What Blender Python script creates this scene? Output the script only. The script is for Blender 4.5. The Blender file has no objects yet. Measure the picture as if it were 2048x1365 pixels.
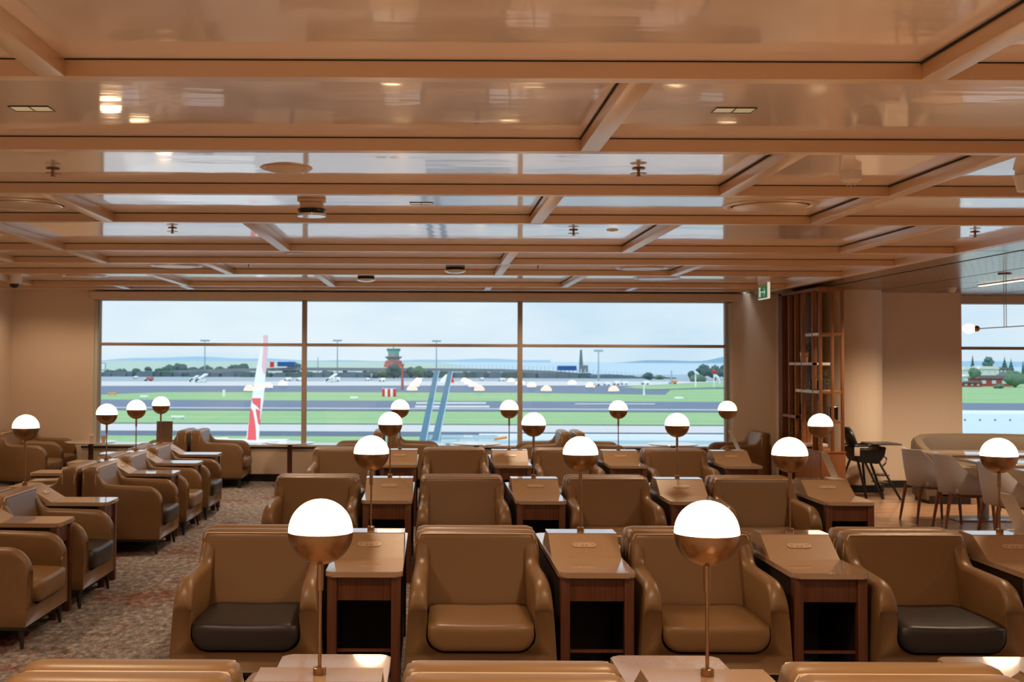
import bpy, bmesh, math, random
from mathutils import Vector, Matrix
random.seed(7)
S = bpy.context.scene
C = S.collection
PI = math.pi

def lin(r, g, b):
    f = lambda c: (c/255/12.92) if c/255 <= .04045 else ((c/255+.055)/1.055)**2.4
    return (f(r), f(g), f(b), 1)

# ---------------------------------------------------------------- camera
F, A, R, CX, CY, H = 2300.0, .03, .004, 863.06, 652.9, 1.739
cam = bpy.data.cameras.new('camera'); co = bpy.data.objects.new('camera', cam); C.objects.link(co)
co.matrix_world = Matrix.Translation((0, 0, H)) @ Matrix.Rotation(PI/2+A, 4, 'X') @ Matrix.Rotation(R, 4, 'Z')
cam.sensor_fit = 'HORIZONTAL'; cam.sensor_width = 36; cam.lens = F/2048*36
cam.shift_x = (1024-CX)/2048; cam.shift_y = (CY-682.5)/2048
cam.clip_start = .05; cam.clip_end = 60000
cam.dof.use_dof = True; cam.dof.focus_distance = 4.6; cam.dof.aperture_fstop = 7.1
S.camera = co
S.view_settings.view_transform = 'Standard'; S.view_settings.look = 'None'
S.view_settings.gamma = 1; S.view_settings.use_curve_mapping = False
S.view_settings.exposure = 0.0
try:
    S.cycles.max_bounces = 8; S.cycles.diffuse_bounces = 4; S.cycles.glossy_bounces = 4
    S.cycles.transparent_max_bounces = 10; S.cycles.sample_clamp_indirect = 6
    S.cycles.caustics_reflective = False; S.cycles.caustics_refractive = False
except Exception: pass

# ---------------------------------------------------------------- sky
w = bpy.data.worlds.new('sky'); S.world = w; w.use_nodes = True
nt = w.node_tree; nt.nodes.clear()
def nn(t, **k):
    n = nt.nodes.new(t)
    for a, b in k.items(): setattr(n, a, b)
    return n
tc = nn('ShaderNodeTexCoord'); mp = nn('ShaderNodeMapping'); mp.inputs['Scale'].default_value = (3, 3, 9)
no = nn('ShaderNodeTexNoise'); no.inputs['Scale'].default_value = 2.2; no.inputs['Detail'].default_value = 5; no.inputs['Roughness'].default_value = .5
cr = nn('ShaderNodeValToRGB'); cr.color_ramp.elements[0].position = .35; cr.color_ramp.elements[0].color = lin(205, 229, 246)
cr.color_ramp.elements[1].position = .65; cr.color_ramp.elements[1].color = lin(228, 242, 250)
bg = nn('ShaderNodeBackground'); bg.inputs['Strength'].default_value = 1.1
ow = nn('ShaderNodeOutputWorld')
L = nt.links.new
L(tc.outputs['Generated'], mp.inputs[0]); L(mp.outputs[0], no.inputs['Vector']); L(no.outputs[0], cr.inputs[0])
L(cr.outputs[0], bg.inputs[0]); L(bg.outputs[0], ow.inputs[0])
sun = bpy.data.lights.new('sun', 'SUN'); sun.energy = 1.6; sun.angle = math.radians(25); sun.color = (1, .98, .94)
so = bpy.data.objects.new('sun', sun); C.objects.link(so); so.rotation_euler = (math.radians(28), math.radians(-12), 0)

# ---------------------------------------------------------------- interior ceiling downlights and added fill spots without fittings
def spot(x, y, z, e, cone=140, col=(1, .735, .475), r=.11):
    l = bpy.data.lights.new('downlight_and_fill', 'SPOT'); l.energy = e; l.color = col; l.spot_size = math.radians(cone); l.spot_blend = .7
    l.shadow_soft_size = r
    o = bpy.data.objects.new('downlight_and_fill', l); C.objects.link(o); o.location = (x, y, z)
SP = 190
for x in (-4.2, -1.6, 1.2, 3.7):
    for y in (-4.0, -1.2, 1.7):
        spot(x, y, 2.66, SP*1.25)
for x, y in ((-1.6, 4.56), (1.2, 4.53), (-.067, 7.28), (-3.6, 7.3), (3.5, 7.3), (-1.28, 10.73), (2.2, 10.7), (-4.6, 10.7), (-4.9, 13.6), (1.2, 13.6), (-1.9, 13.6)):
    spot(x, y, 2.725, SP*.8)
for x in (-5.55, -4.6, -2.6, -.6, 1.4, 2.9):
    spot(x, 15.75, 2.70, SP*(.15 if x < -4 or x > 4 else .3), 150)  # added wall washers without fittings, brightening the window wall
for x, y in ((5.9, 13.6), (7.2, 14.0), (9.3, 13.5), (6.4, 9.2), (8.6, 9.2), (6.2, 5), (9.5, 5)):
    spot(x, y, 2.69, SP*1.35)  # added spots without fittings to fill the dining side with light

# ---------------------------------------------------------------- materials
def mat(name, col, rough=.6, metal=0, spec=.5, noise=None, bump=None, coat=0, emit=None, es=0, sheen=0):
    m = bpy.data.materials.new(name); m.use_nodes = True
    t = m.node_tree; b = t.nodes['Principled BSDF']
    b.inputs['Base Color'].default_value = col; b.inputs['Roughness'].default_value = rough
    b.inputs['Metallic'].default_value = metal; b.inputs['Specular IOR Level'].default_value = spec
    b.inputs['Coat Weight'].default_value = coat; b.inputs['Coat IOR'].default_value = {'ceiling_lacquer': 3.1, 'beam_lacquer': 2.8}.get(name, 1.5); b.inputs['Coat Roughness'].default_value = {'beam_lacquer': .34, 'walnut': .2, 'taupe_leather': .3, 'taupe_leather_back': .3, 'tan_leather': .3, 'dark_leather': .3, 'leather_piping_rimlit': .3}.get(name, .05)
    if emit: b.inputs['Emission Color'].default_value = emit; b.inputs['Emission Strength'].default_value = es
    tcn = t.nodes.new('ShaderNodeTexCoord')
    if noise:  # (scale vec, amount, second colour)
        sc, c2, lo, hi = noise
        mpn = t.nodes.new('ShaderNodeMapping'); mpn.inputs['Scale'].default_value = sc
        n = t.nodes.new('ShaderNodeTexNoise'); n.inputs['Scale'].default_value = 1; n.inputs['Detail'].default_value = 6
        r = t.nodes.new('ShaderNodeValToRGB'); r.color_ramp.elements[0].position = lo; r.color_ramp.elements[1].position = hi
        r.color_ramp.elements[0].color = col; r.color_ramp.elements[1].color = c2
        t.links.new(tcn.outputs['Object'], mpn.inputs[0]); t.links.new(mpn.outputs[0], n.inputs['Vector'])
        t.links.new(n.outputs[0], r.inputs[0]); t.links.new(r.outputs[0], b.inputs['Base Color'])
    if bump:
        sc, st, ds = bump
        mp2 = t.nodes.new('ShaderNodeMapping'); mp2.inputs['Scale'].default_value = sc
        n2 = t.nodes.new('ShaderNodeTexNoise'); n2.inputs['Scale'].default_value = 1; n2.inputs['Detail'].default_value = 3
        bp = t.nodes.new('ShaderNodeBump'); bp.inputs['Strength'].default_value = st; bp.inputs['Distance'].default_value = ds
        t.links.new(tcn.outputs['Object'], mp2.inputs[0]); t.links.new(mp2.outputs[0], n2.inputs['Vector'])
        t.links.new(n2.outputs[0], bp.inputs['Height']); t.links.new(bp.outputs[0], b.inputs['Normal'])
        if coat: t.links.new(bp.outputs[0], b.inputs['Coat Normal'])
    return m
M = {}
M['wall'] = mat('wall_paint', lin(226, 206, 186), .85, noise=((60, 60, 60), lin(220, 199, 178), .3, .7))
M['ceil'] = mat('ceiling_lacquer', lin(238, 216, 200), .32, spec=.6, coat=1, bump=((1.0, 3.2, 1), .09, .02))
M['beam'] = mat('beam_lacquer', lin(196, 152, 100), .45, spec=.5, coat=1)
M['frame'] = mat('window_frame', lin(178, 160, 142), .5)
M['framel'] = mat('window_reveal', lin(205, 215, 215), .4)
M['sill'] = mat('sill_stone', lin(214, 208, 200), .12, coat=1)
M['leather'] = mat('taupe_leather', lin(128, 96, 60), .44, spec=.5, coat=.2, noise=((9, 9, 9), lin(122, 91, 56), .3, .7), bump=((160, 160, 160), .12, .002))
M['leather_in'] = mat('taupe_leather_back', lin(130, 98, 62), .44, spec=.5, coat=.15, bump=((160, 160, 160), .12, .002))
M['cush'] = mat('tan_leather', lin(122, 90, 54), .42, spec=.5, coat=.15, bump=((160, 160, 160), .12, .002))
M['cushd'] = mat('dark_leather', lin(36, 30, 30), .42, spec=.5, bump=((160, 160, 160), .12, .002))
M['pipe_rimlit'] = mat('leather_piping_rimlit', lin(214, 188, 160), .35, coat=1)  # pale tone paints the window's rim light along the back edges
M['dleg'] = mat('dark_metal_leg', lin(38, 32, 32), .35)
M['stone'] = mat('beige_stone', lin(172, 144, 118), .2, coat=1, noise=((160, 160, 160), lin(168, 140, 114), .35, .65))
M['stone2'] = mat('beige_stone_box', lin(170, 140, 108), .42, coat=.15, noise=((120, 120, 120), lin(160, 130, 100), .35, .65))
M['wood'] = mat('walnut', lin(104, 58, 32), .42, noise=((90, 90, 3), lin(76, 38, 20), .3, .7), coat=.2)
M['woodd'] = mat('dark_recess_wood', lin(40, 24, 18), .6)
M['brass'] = mat('brushed_brass', (.34, .205, .11, 1), .32, metal=1, bump=((4, 4, 300), .1, .002))
M['globe'] = mat('opal_glass', (1, .9, .75, 1), .3, emit=(1, .64, .35, 1), es=15)
M['plate'] = mat('outlet_plastic', lin(196, 168, 140), .35)
M['slot'] = mat('socket_slot', lin(50, 36, 28), .6)
M['black'] = mat('black_plastic', lin(22, 23, 28), .3)
M['white'] = mat('white_plastic', lin(222, 212, 200), .4)
M['card'] = mat('menu_card', lin(200, 190, 180), .4)
M['cardb'] = mat('brown_card', lin(120, 98, 88), .6)
M['dwood'] = mat('oak_unit', lin(158, 104, 60), .5, noise=((60, 60, 3), lin(132, 82, 44), .3, .7))
M['dwoodd'] = mat('oak_unit_dark', lin(130, 76, 40), .55, noise=((60, 60, 3), lin(76, 42, 22), .3, .7))
M['fab'] = mat('grey_upholstery', lin(180, 178, 184), .75, bump=((200, 200, 200), .2, .002))
M['cwood'] = mat('chair_wood', lin(122, 72, 44), .42, noise=((60, 60, 4), lin(90, 50, 30), .3, .7))
M['booth'] = mat('booth_leather', lin(112, 98, 84), .5)
M['steel'] = mat('steel', (.45, .45, .46, 1), .3, metal=1)
M['copper'] = mat('copper_pot', (.75, .42, .22, 1), .3, metal=1)
M['leaf'] = mat('leaf', lin(82, 112, 60), .6)
M['wfloor'] = mat('wood_floor', lin(186, 148, 116), .3, noise=((1.2, 7, 1), lin(140, 104, 80), .35, .68), coat=.3)
M['metalceil'] = mat('perforated_metal', lin(140, 118, 104), .2, metal=.6, bump=((1.5, 5, 1), .15, .02))
M['darkgap'] = mat('shadow_gap', lin(30, 24, 20), .8)
M['led'] = mat('led_strip', (1, 1, 1, 1), .4, emit=(1, .85, .62, 1), es=4)
M['pglobe'] = mat('pendant_glass', (1, .9, .75, 1), .3, emit=(1, .85, .6, 1), es=3)
M['green'] = mat('exit_green', lin(20, 120, 70), .4, emit=lin(20, 120, 70), es=.35)
M['exitw'] = mat('exit_white', lin(235, 240, 225), .4, emit=lin(235, 240, 225), es=.5)
M['base'] = mat('black_skirting', lin(28, 27, 30), .5)
# carpet
m = bpy.data.materials.new('carpet'); m.use_nodes = True; M['carpet'] = m
t = m.node_tree; b = t.nodes['Principled BSDF']; b.inputs['Roughness'].default_value = .95; b.inputs['Specular IOR Level'].default_value = .1
tcn = t.nodes.new('ShaderNodeTexCoord')
def tn(sc, det=6, rough=.65, off=(0, 0, 0)):
    mpn = t.nodes.new('ShaderNodeMapping'); mpn.inputs['Scale'].default_value = sc; mpn.inputs['Location'].default_value = off
    n = t.nodes.new('ShaderNodeTexNoise'); n.inputs['Scale'].default_value = 1; n.inputs['Detail'].default_value = det; n.inputs['Roughness'].default_value = rough
    t.links.new(tcn.outputs['Object'], mpn.inputs[0]); t.links.new(mpn.outputs[0], n.inputs['Vector']); return n
n1 = tn((20, 11, 1), 12, .78); r1 = t.nodes.new('ShaderNodeValToRGB'); e = r1.color_ramp.elements
e[0].position = .34; e[0].color = lin(66, 66, 76); e[1].position = .68; e[1].color = lin(204, 196, 190)
k = e.new(.5); k.color = lin(134, 126, 124)
n2 = tn((1.3, .8, 1), 4, .7, (3, 1, 0)); r2 = t.nodes.new('ShaderNodeValToRGB'); e = r2.color_ramp.elements
e[0].position = .54; e[0].color = (0, 0, 0, 1); e[1].position = .64; e[1].color = (.75, .75, .75, 1)
mx = t.nodes.new('ShaderNodeMixRGB'); mx.blend_type = 'MULTIPLY'; mx.inputs[2].default_value = lin(232, 150, 112)
t.links.new(n1.outputs[0], r1.inputs[0]); t.links.new(n2.outputs[0], r2.inputs[0]); t.links.new(r2.outputs[0], mx.inputs[0]); t.links.new(r1.outputs[0], mx.inputs[1])
t.links.new(mx.outputs[0], b.inputs['Base Color'])
# glass: mostly clear with a fresnel reflection
m = bpy.data.materials.new('window_glass'); m.use_nodes = True; M['glass'] = m
t = m.node_tree; t.nodes.clear(); o = t.nodes.new('ShaderNodeOutputMaterial'); tr = t.nodes.new('ShaderNodeBsdfTransparent'); gl = t.nodes.new('ShaderNodeBsdfGlossy')
gl.inputs['Roughness'].default_value = 0; tr.inputs[0].default_value = (.99, 1, 1, 1); ms = t.nodes.new('ShaderNodeMixShader'); fr = t.nodes.new('ShaderNodeFresnel'); fr.inputs[0].default_value = 1.5
t.links.new(fr.outputs[0], ms.inputs[0]); t.links.new(tr.outputs[0], ms.inputs[1]); t.links.new(gl.outputs[0], ms.inputs[2]); t.links.new(ms.outputs[0], o.inputs[0])
# outdoor colours; distance haze is mixed into hills, land, trees and shrubs
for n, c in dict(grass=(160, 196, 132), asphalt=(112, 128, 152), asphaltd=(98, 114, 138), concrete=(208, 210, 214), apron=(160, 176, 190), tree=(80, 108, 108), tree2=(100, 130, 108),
                 treefar=(96, 128, 132), viaduct=(128, 138, 146), undr_haze=(98, 120, 132), sea=(176, 204, 222), hill=(150, 186, 210), hill_haze2=(128, 164, 190), land=(176, 198, 190), white_paint=(245, 248, 250), red=(226, 58, 70), pink=(240, 196, 206),
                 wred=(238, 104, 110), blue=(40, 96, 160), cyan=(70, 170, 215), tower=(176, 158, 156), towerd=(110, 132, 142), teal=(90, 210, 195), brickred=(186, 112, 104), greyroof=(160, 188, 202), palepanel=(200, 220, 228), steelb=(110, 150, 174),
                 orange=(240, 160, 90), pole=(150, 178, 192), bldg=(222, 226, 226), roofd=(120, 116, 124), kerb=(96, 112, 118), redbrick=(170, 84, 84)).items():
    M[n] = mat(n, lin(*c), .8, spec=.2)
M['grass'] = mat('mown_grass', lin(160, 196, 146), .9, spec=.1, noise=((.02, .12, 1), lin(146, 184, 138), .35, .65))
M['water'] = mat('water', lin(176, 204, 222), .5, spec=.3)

# ---------------------------------------------------------------- mesh helpers
def bx(bm, x0, x1, y0, y1, z0, z1, bev=0):
    r = bmesh.ops.create_cube(bm, size=1)
    v = r['verts']
    for q in v:
        q.co = Vector((x0+(q.co.x+.5)*(x1-x0), y0+(q.co.y+.5)*(y1-y0), z0+(q.co.z+.5)*(z1-z0)))
    if bev:
        es = list({e for q in v for e in q.link_edges})
        bmesh.ops.bevel(bm, geom=es, offset=bev, segments=3, affect='EDGES', profile=.5)
def tube(bm, pts, r, n=10, r1=None):
    pts = [Vector(p) for p in pts]; prev = None; N = len(pts)
    for i, p in enumerate(pts):
        d = (pts[min(i+1, N-1)]-pts[max(i-1, 0)]).normalized()
        u = d.cross(Vector((0, 0, 1)));
        if u.length < 1e-3: u = Vector((1, 0, 0))
        u.normalize(); v = d.cross(u)
        rr = r if r1 is None else r+(r1-r)*i/(N-1)
        ring = [bm.verts.new(p+(u*math.cos(2*PI*k/n)+v*math.sin(2*PI*k/n))*rr) for k in range(n)]
        if prev:
            for k in range(n): bm.faces.new((prev[k], prev[(k+1) % n], ring[(k+1) % n], ring[k]))
        else: bm.faces.new(ring[::-1])
        prev = ring
    bm.faces.new(prev)
def lathe(bm, prof, n=32, c=(0, 0, 0)):
    rings = []
    for r, z in prof:
        if r < 1e-5: rings.append([bm.verts.new((c[0], c[1], c[2]+z))])
        else: rings.append([bm.verts.new((c[0]+r*math.cos(2*PI*k/n), c[1]+r*math.sin(2*PI*k/n), c[2]+z)) for k in range(n)])
    for a, b in zip(rings, rings[1:]):
        for k in range(n):
            k2 = (k+1) % n
            if len(a) == 1 and len(b) == 1: continue
            if len(a) == 1: bm.faces.new((a[0], b[k2], b[k]))
            elif len(b) == 1: bm.faces.new((a[k], a[k2], b[0]))
            else: bm.faces.new((a[k], a[k2], b[k2], b[k]))
def prism(bm, pts, axis, a, b):
    """pts polygon in the two other axes, extruded along axis from a to b"""
    def P(u, v, w):
        return {'x': (w, u, v), 'y': (u, w, v), 'z': (u, v, w)}[axis]
    A_ = [bm.verts.new(P(u, v, a)) for u, v in pts]; B_ = [bm.verts.new(P(u, v, b)) for u, v in pts]
    n = len(pts)
    bm.faces.new(A_); bm.faces.new(B_[::-1])
    for i in range(n): bm.faces.new((A_[i], B_[i], B_[(i+1) % n], A_[(i+1) % n]))
def loft(bm, secs, cap=True):
    rs = [[bm.verts.new(p) for p in s] for s in secs]
    n = len(rs[0])
    for a, b in zip(rs, rs[1:]):
        for i in range(n): bm.faces.new((a[i], a[(i+1) % n], b[(i+1) % n], b[i]))
    if cap: bm.faces.new(rs[0][::-1]); bm.faces.new(rs[-1])
def obj(name, bm, m, parent=None, smooth=False, label=None, kind=None, loc=None):
    bmesh.ops.recalc_face_normals(bm, faces=bm.faces[:])
    me = bpy.data.meshes.new(name); bm.to_mesh(me); bm.free()
    for mm in (m if isinstance(m, (list, tuple)) else [m]): me.materials.append(mm)
    if smooth:
        for p in me.polygons: p.use_smooth = True
        if smooth != 'all':
            try: me.set_sharp_from_angle(angle=math.radians(40))
            except Exception: pass
    o = bpy.data.objects.new(name, me); C.objects.link(o)
    if parent: o.parent = parent
    if label: o['label'] = label
    if kind: o['kind'] = kind
    if loc: o.location = loc
    return o
def B(): return bmesh.new()
def box(name, d, m, parent=None, bev=0, **k):
    b = B(); bx(b, *d, bev); return obj(name, b, m, parent, smooth=bool(bev), **k)
def tag(o, label, cat, group=None):
    o['label'] = label; o['category'] = cat
    if group: o['group'] = group
    return o
def thing(name, label, cat, loc=(0, 0, 0), rz=0, group=None):
    o = bpy.data.objects.new(name, None); C.objects.link(o); o.location = loc; o.rotation_euler = (0, 0, rz); o.empty_display_size = .1
    return tag(o, label, cat, group)
def struct(name, bm, m, parent=None, smooth=False):
    return obj(name, bm, m, parent, smooth, kind=None if parent else 'structure')
KIDS = {}
def reg():
    KIDS.clear()
    for o in bpy.data.objects:
        if o.parent: KIDS.setdefault(o.parent.name, []).append(o)
def dup(root, loc, rz, label, group=None, swap=None):
    def cp(o, par):
        c = o.copy(); C.objects.link(c); c.parent = par
        if swap and o.name.split('.')[0] in swap:
            c.data = swap[o.name.split('.')[0]]
        for ch in KIDS.get(o.name, []): cp(ch, c)
        return c
    r = cp(root, None); r.location = loc; r.rotation_euler = (0, 0, rz); r['label'] = label
    if group: r['group'] = group
    return r

# ---------------------------------------------------------------- room shell
WY = 16.7; CZ = 2.739; BZ = 2.679
XL = -6.1; XR = 13.0; YB = -6.0; YM = 4.15
b = B(); bx(b, XL-.2, YM, YB, WY+.2, -.1, 0); struct('floor', b, M['carpet'])
b = B(); bx(b, YM, XR+.2, YB, WY+.2, -.1, 0); struct('floor_dining', b, M['wfloor'])
b = B(); bx(b, XL-.2, 4.52, YB, WY+.2, CZ, CZ+.1); struct('ceiling', b, M['ceil'])
b = B(); bx(b, XL-.2, XL, YB, WY+.2, 0, CZ); struct('wall_left', b, M['wall'])
b = B(); bx(b, XL-.2, XR+.2, YB-.2, YB, 0, CZ); struct('wall_rear', b, M['wall'])
# window wall
W0, W1, WZ0, WZ1 = -4.90, 4.37, .53, 2.61
b = B()
bx(b, XL, W0, WY, WY+.25, 0, CZ); bx(b, W1, 7.2, WY, WY+.25, 0, CZ)
bx(b, W0, W1, WY, WY+.25, WZ1+.02, CZ); bx(b, W0, W1, WY, WY+.25, 0, WZ0-.02)
bx(b, 7.2, XR, WY, WY+.25, 2.6, CZ); bx(b, 7.2, XR, WY, WY+.25, 0, .6)
struct('wall_back', b, M['wall'])
# blind pelmet across the top of the window
b = B(); bx(b, W0-.02, W1+.12, WY-.14, WY-.001, WZ1, CZ-.02, .006); struct('trim_1', b, M['wall'])
# low wall under the window with toe gap
b = B(); bx(b, W0-.1, W1+.1, WY-.22, WY-.001, .11, WZ0-.03, .004); struct('trim_2', b, M['wall'])
b = B(); bx(b, W0-.1, W1+.1, WY-.16, WY-.001, 0, .11); struct('baseboard_back', b, M['base'])
b = B(); bx(b, W0-.1, W1+.1, WY-.24, WY+.2, WZ0-.03, WZ0, .004); struct('trim_3', b, M['sill'])
b = B(); bx(b, W0-.1, W1+.1, WY-.235, WY-.219, WZ0-.055, WZ0-.031); struct('trim_50', b, M['darkgap'])  # dark strip put in for the shade under the sill overhang
b = B(); bx(b, XL, XL+.015, YB, WY, 0, .1); struct('baseboard_left', b, M['base'])
# window 1: frame, mullions and six panes
wn = bpy.data.objects.new('window_1', None); C.objects.link(wn); wn['kind'] = 'structure'; wn.location = (0, 0, 0)
b = B(); bx(b, W0, W0+.05, WY+.02, WY+.2, WZ0, WZ1); bx(b, W1-.07, W1, WY+.02, WY+.2, WZ0, WZ1); bx(b, W0, W1, WY+.02, WY+.2, WZ1-.012, WZ1+.02)
obj('window_reveal', b, M['framel'], wn)
MX = (-1.85, 1.29)
for x in MX: box('mullion', (x-.033, x+.033, WY+.0, WY+.12, WZ0, WZ1), M['frame'], wn, .004)
for a, c in ((W0+.05, MX[0]-.033), (MX[0]+.033, MX[1]-.033), (MX[1]+.033, W1-.07)):
    box('transom', (a, c, WY+.01, WY+.10, 1.940, 1.985), M['frame'], wn, .003)
    for z0, z1 in ((WZ0, 1.94), (1.985, WZ1-.012)): box('pane', (a, c, WY+.05, WY+.074, z0, z1), M['glass'], wn)
for x in (W0+.05, W1-.10): box('side_post', (x, x+.03, WY+.0, WY+.12, WZ0, WZ1), M['frame'], wn, .003)
# window 2 in the dining corner
wn = bpy.data.objects.new('window_2', None); C.objects.link(wn); wn['kind'] = 'structure'
X2 = 7.2
for a, c in ((X2, 10.2), (10.26, XR)):
    box('transom', (a, c, WY+.01, WY+.10, 1.930, 1.975), M['frame'], wn, .003)
    for z0, z1 in ((.6, 1.93), (1.975, 2.6)): box('pane', (a, c, WY+.05, WY+.074, z0, z1), M['glass'], wn)
box('mullion', (10.2, 10.26, WY+.0, WY+.12, .6, 2.6), M['frame'], wn, .004)
# dining side walls: return wall, rounded column, right wall with a long window
b = B(); bx(b, 5.0, 5.06, 15.9, WY, 0, CZ); struct('wall_nib', b, M['wall'])
b = B()
pts = [(5.35, WY-.01)]+[(5.35+.0, 15.9)]+[(5.75-.4*math.cos(t*PI/16), 15.75-.35*math.sin(t*PI/16)) for t in range(0, 17)]+[(6.15, 16.05), (6.5, 16.05), (7.40, 16.05), (7.40, WY-.01)]
prism(b, pts, 'z', 0, 2.72); struct('wall_dining', b, M['wall'], smooth=True)
b = B()
pts = [(5.345, 15.9)]+[(5.75-.41*math.cos(t*PI/16), 15.75-.36*math.sin(t*PI/16)) for t in range(0, 17)]+[(6.16, 16.04), (7.41, 16.04), (7.41, 16.1), (5.345, 16.1)]
prism(b, pts, 'z', 0, .1); struct('baseboard_dining', b, M['base'])
b = B(); bx(b, XR, XR+.2, YB, 1.5, 0, CZ); bx(b, XR, XR+.2, 1.5, WY+.2, 0, .45); bx(b, XR, XR+.2, 1.5, WY+.2, 2.6, CZ)
for y in (1.5, 5.2, 8.9, 12.6, 16.5): bx(b, XR, XR+.2, y, y+.15, .45, 2.6)
struct('wall_right', b, M['wall'])
wn = bpy.data.objects.new('window_3', None); C.objects.link(wn); wn['kind'] = 'structure'
for y in (1.65, 5.35, 9.05, 12.75): box('pane', (XR+.09, XR+.11, y, y+3.55, .45, 2.6), M['glass'], wn)
# dining ceiling: metal panels, shadow tracks
b = B(); bx(b, 4.62, XR+.2, YB, WY+.2, 2.745, 2.8); struct('ceiling_dining', b, M['darkgap'])
cd = bpy.data.objects['ceiling_dining']
for i, (x0, x1) in enumerate(((4.66, 5.08), (5.13, 6.05), (6.08, 7.0), (7.03, 7.95), (7.98, 8.9), (8.93, 9.85), (9.88, 10.8), (10.83, 12.9))):
    for y0 in (-6+.01, -2, 2, 6, 10, 14):
        y1 = min(y0+3.98, WY-.02); yy = max(y0, YB+.01)
        box('ceiling_panel', (x0, x1, yy, y1, 2.715, 2.745), M['metalceil'], cd, 0)
b = B()
for x in [5.2+.14*i for i in range(22)]:
    for y in [10.1+.14*j for j in range(42)]: bx(b, x, x+.012, y, y+.012, 2.7145, 2.7149)
o = obj('perforation', b, M['darkgap'], cd, kind='stuff')
# edge beam and light cove strip
b = B(); bx(b, 4.50, 4.58, YB, 16.0, BZ, CZ+.03, .002); struct('trim_4', b, M['beam'])
b = B(); bx(b, 4.60, 4.64, YB, 16.0, BZ+.02, CZ+.03, .002); struct('trim_5', b, M['wall'])

# ceiling beams: lateral beams, each with the cross pieces running on to the next beam
YBM = [-5.6, -4.26, -2.92, -1.58, -.24, 1.10, 2.455, 3.795, 5.125, 6.475, 7.82, 9.88, 11.16, 12.58, 14.62, 15.30]
CR = {6: (-1.265, 1.667), 7: (.706, 3.6), 8: (1.667, 2.625), 9: (-2.215, .712, 2.62), 10: (-3.206, -1.266, 1.68, 3.559), 11: (-3.2, -4.1, .711), 12: (-2.215, .73, 2.65),
      13: (-5.13, -3.13, -1.267, 1.69), 14: (-4.05, -3.2, .736, 2.61)}
random.seed(3)
for i, y in enumerate(YBM):
    b = B(); bx(b, XL, 4.50, y, y+.062, BZ, CZ, .0015)
    o = struct('trim_%d' % (6+i), b, M['beam'])
    if i < len(YBM)-1:
        xs = CR.get(i) or [-5.13+.968*random.randint(0, 9) for _ in range(3)]
        for x in xs:
            # CR keys give the bay in front of beam i+1
            box('cross_beam', (x-.042, x+.042, y+.062, YBM[i+1], BZ+.0007, CZ), M['beam'], o, .0015)
            box('shadow_gap', (x-.046, x-.042, y+.062, YBM[i+1], CZ-.008, CZ), M['darkgap'], o)
    box('shadow_gap', (XL, 4.5, y-.003, y, CZ-.004, CZ), M['darkgap'], o)

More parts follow.
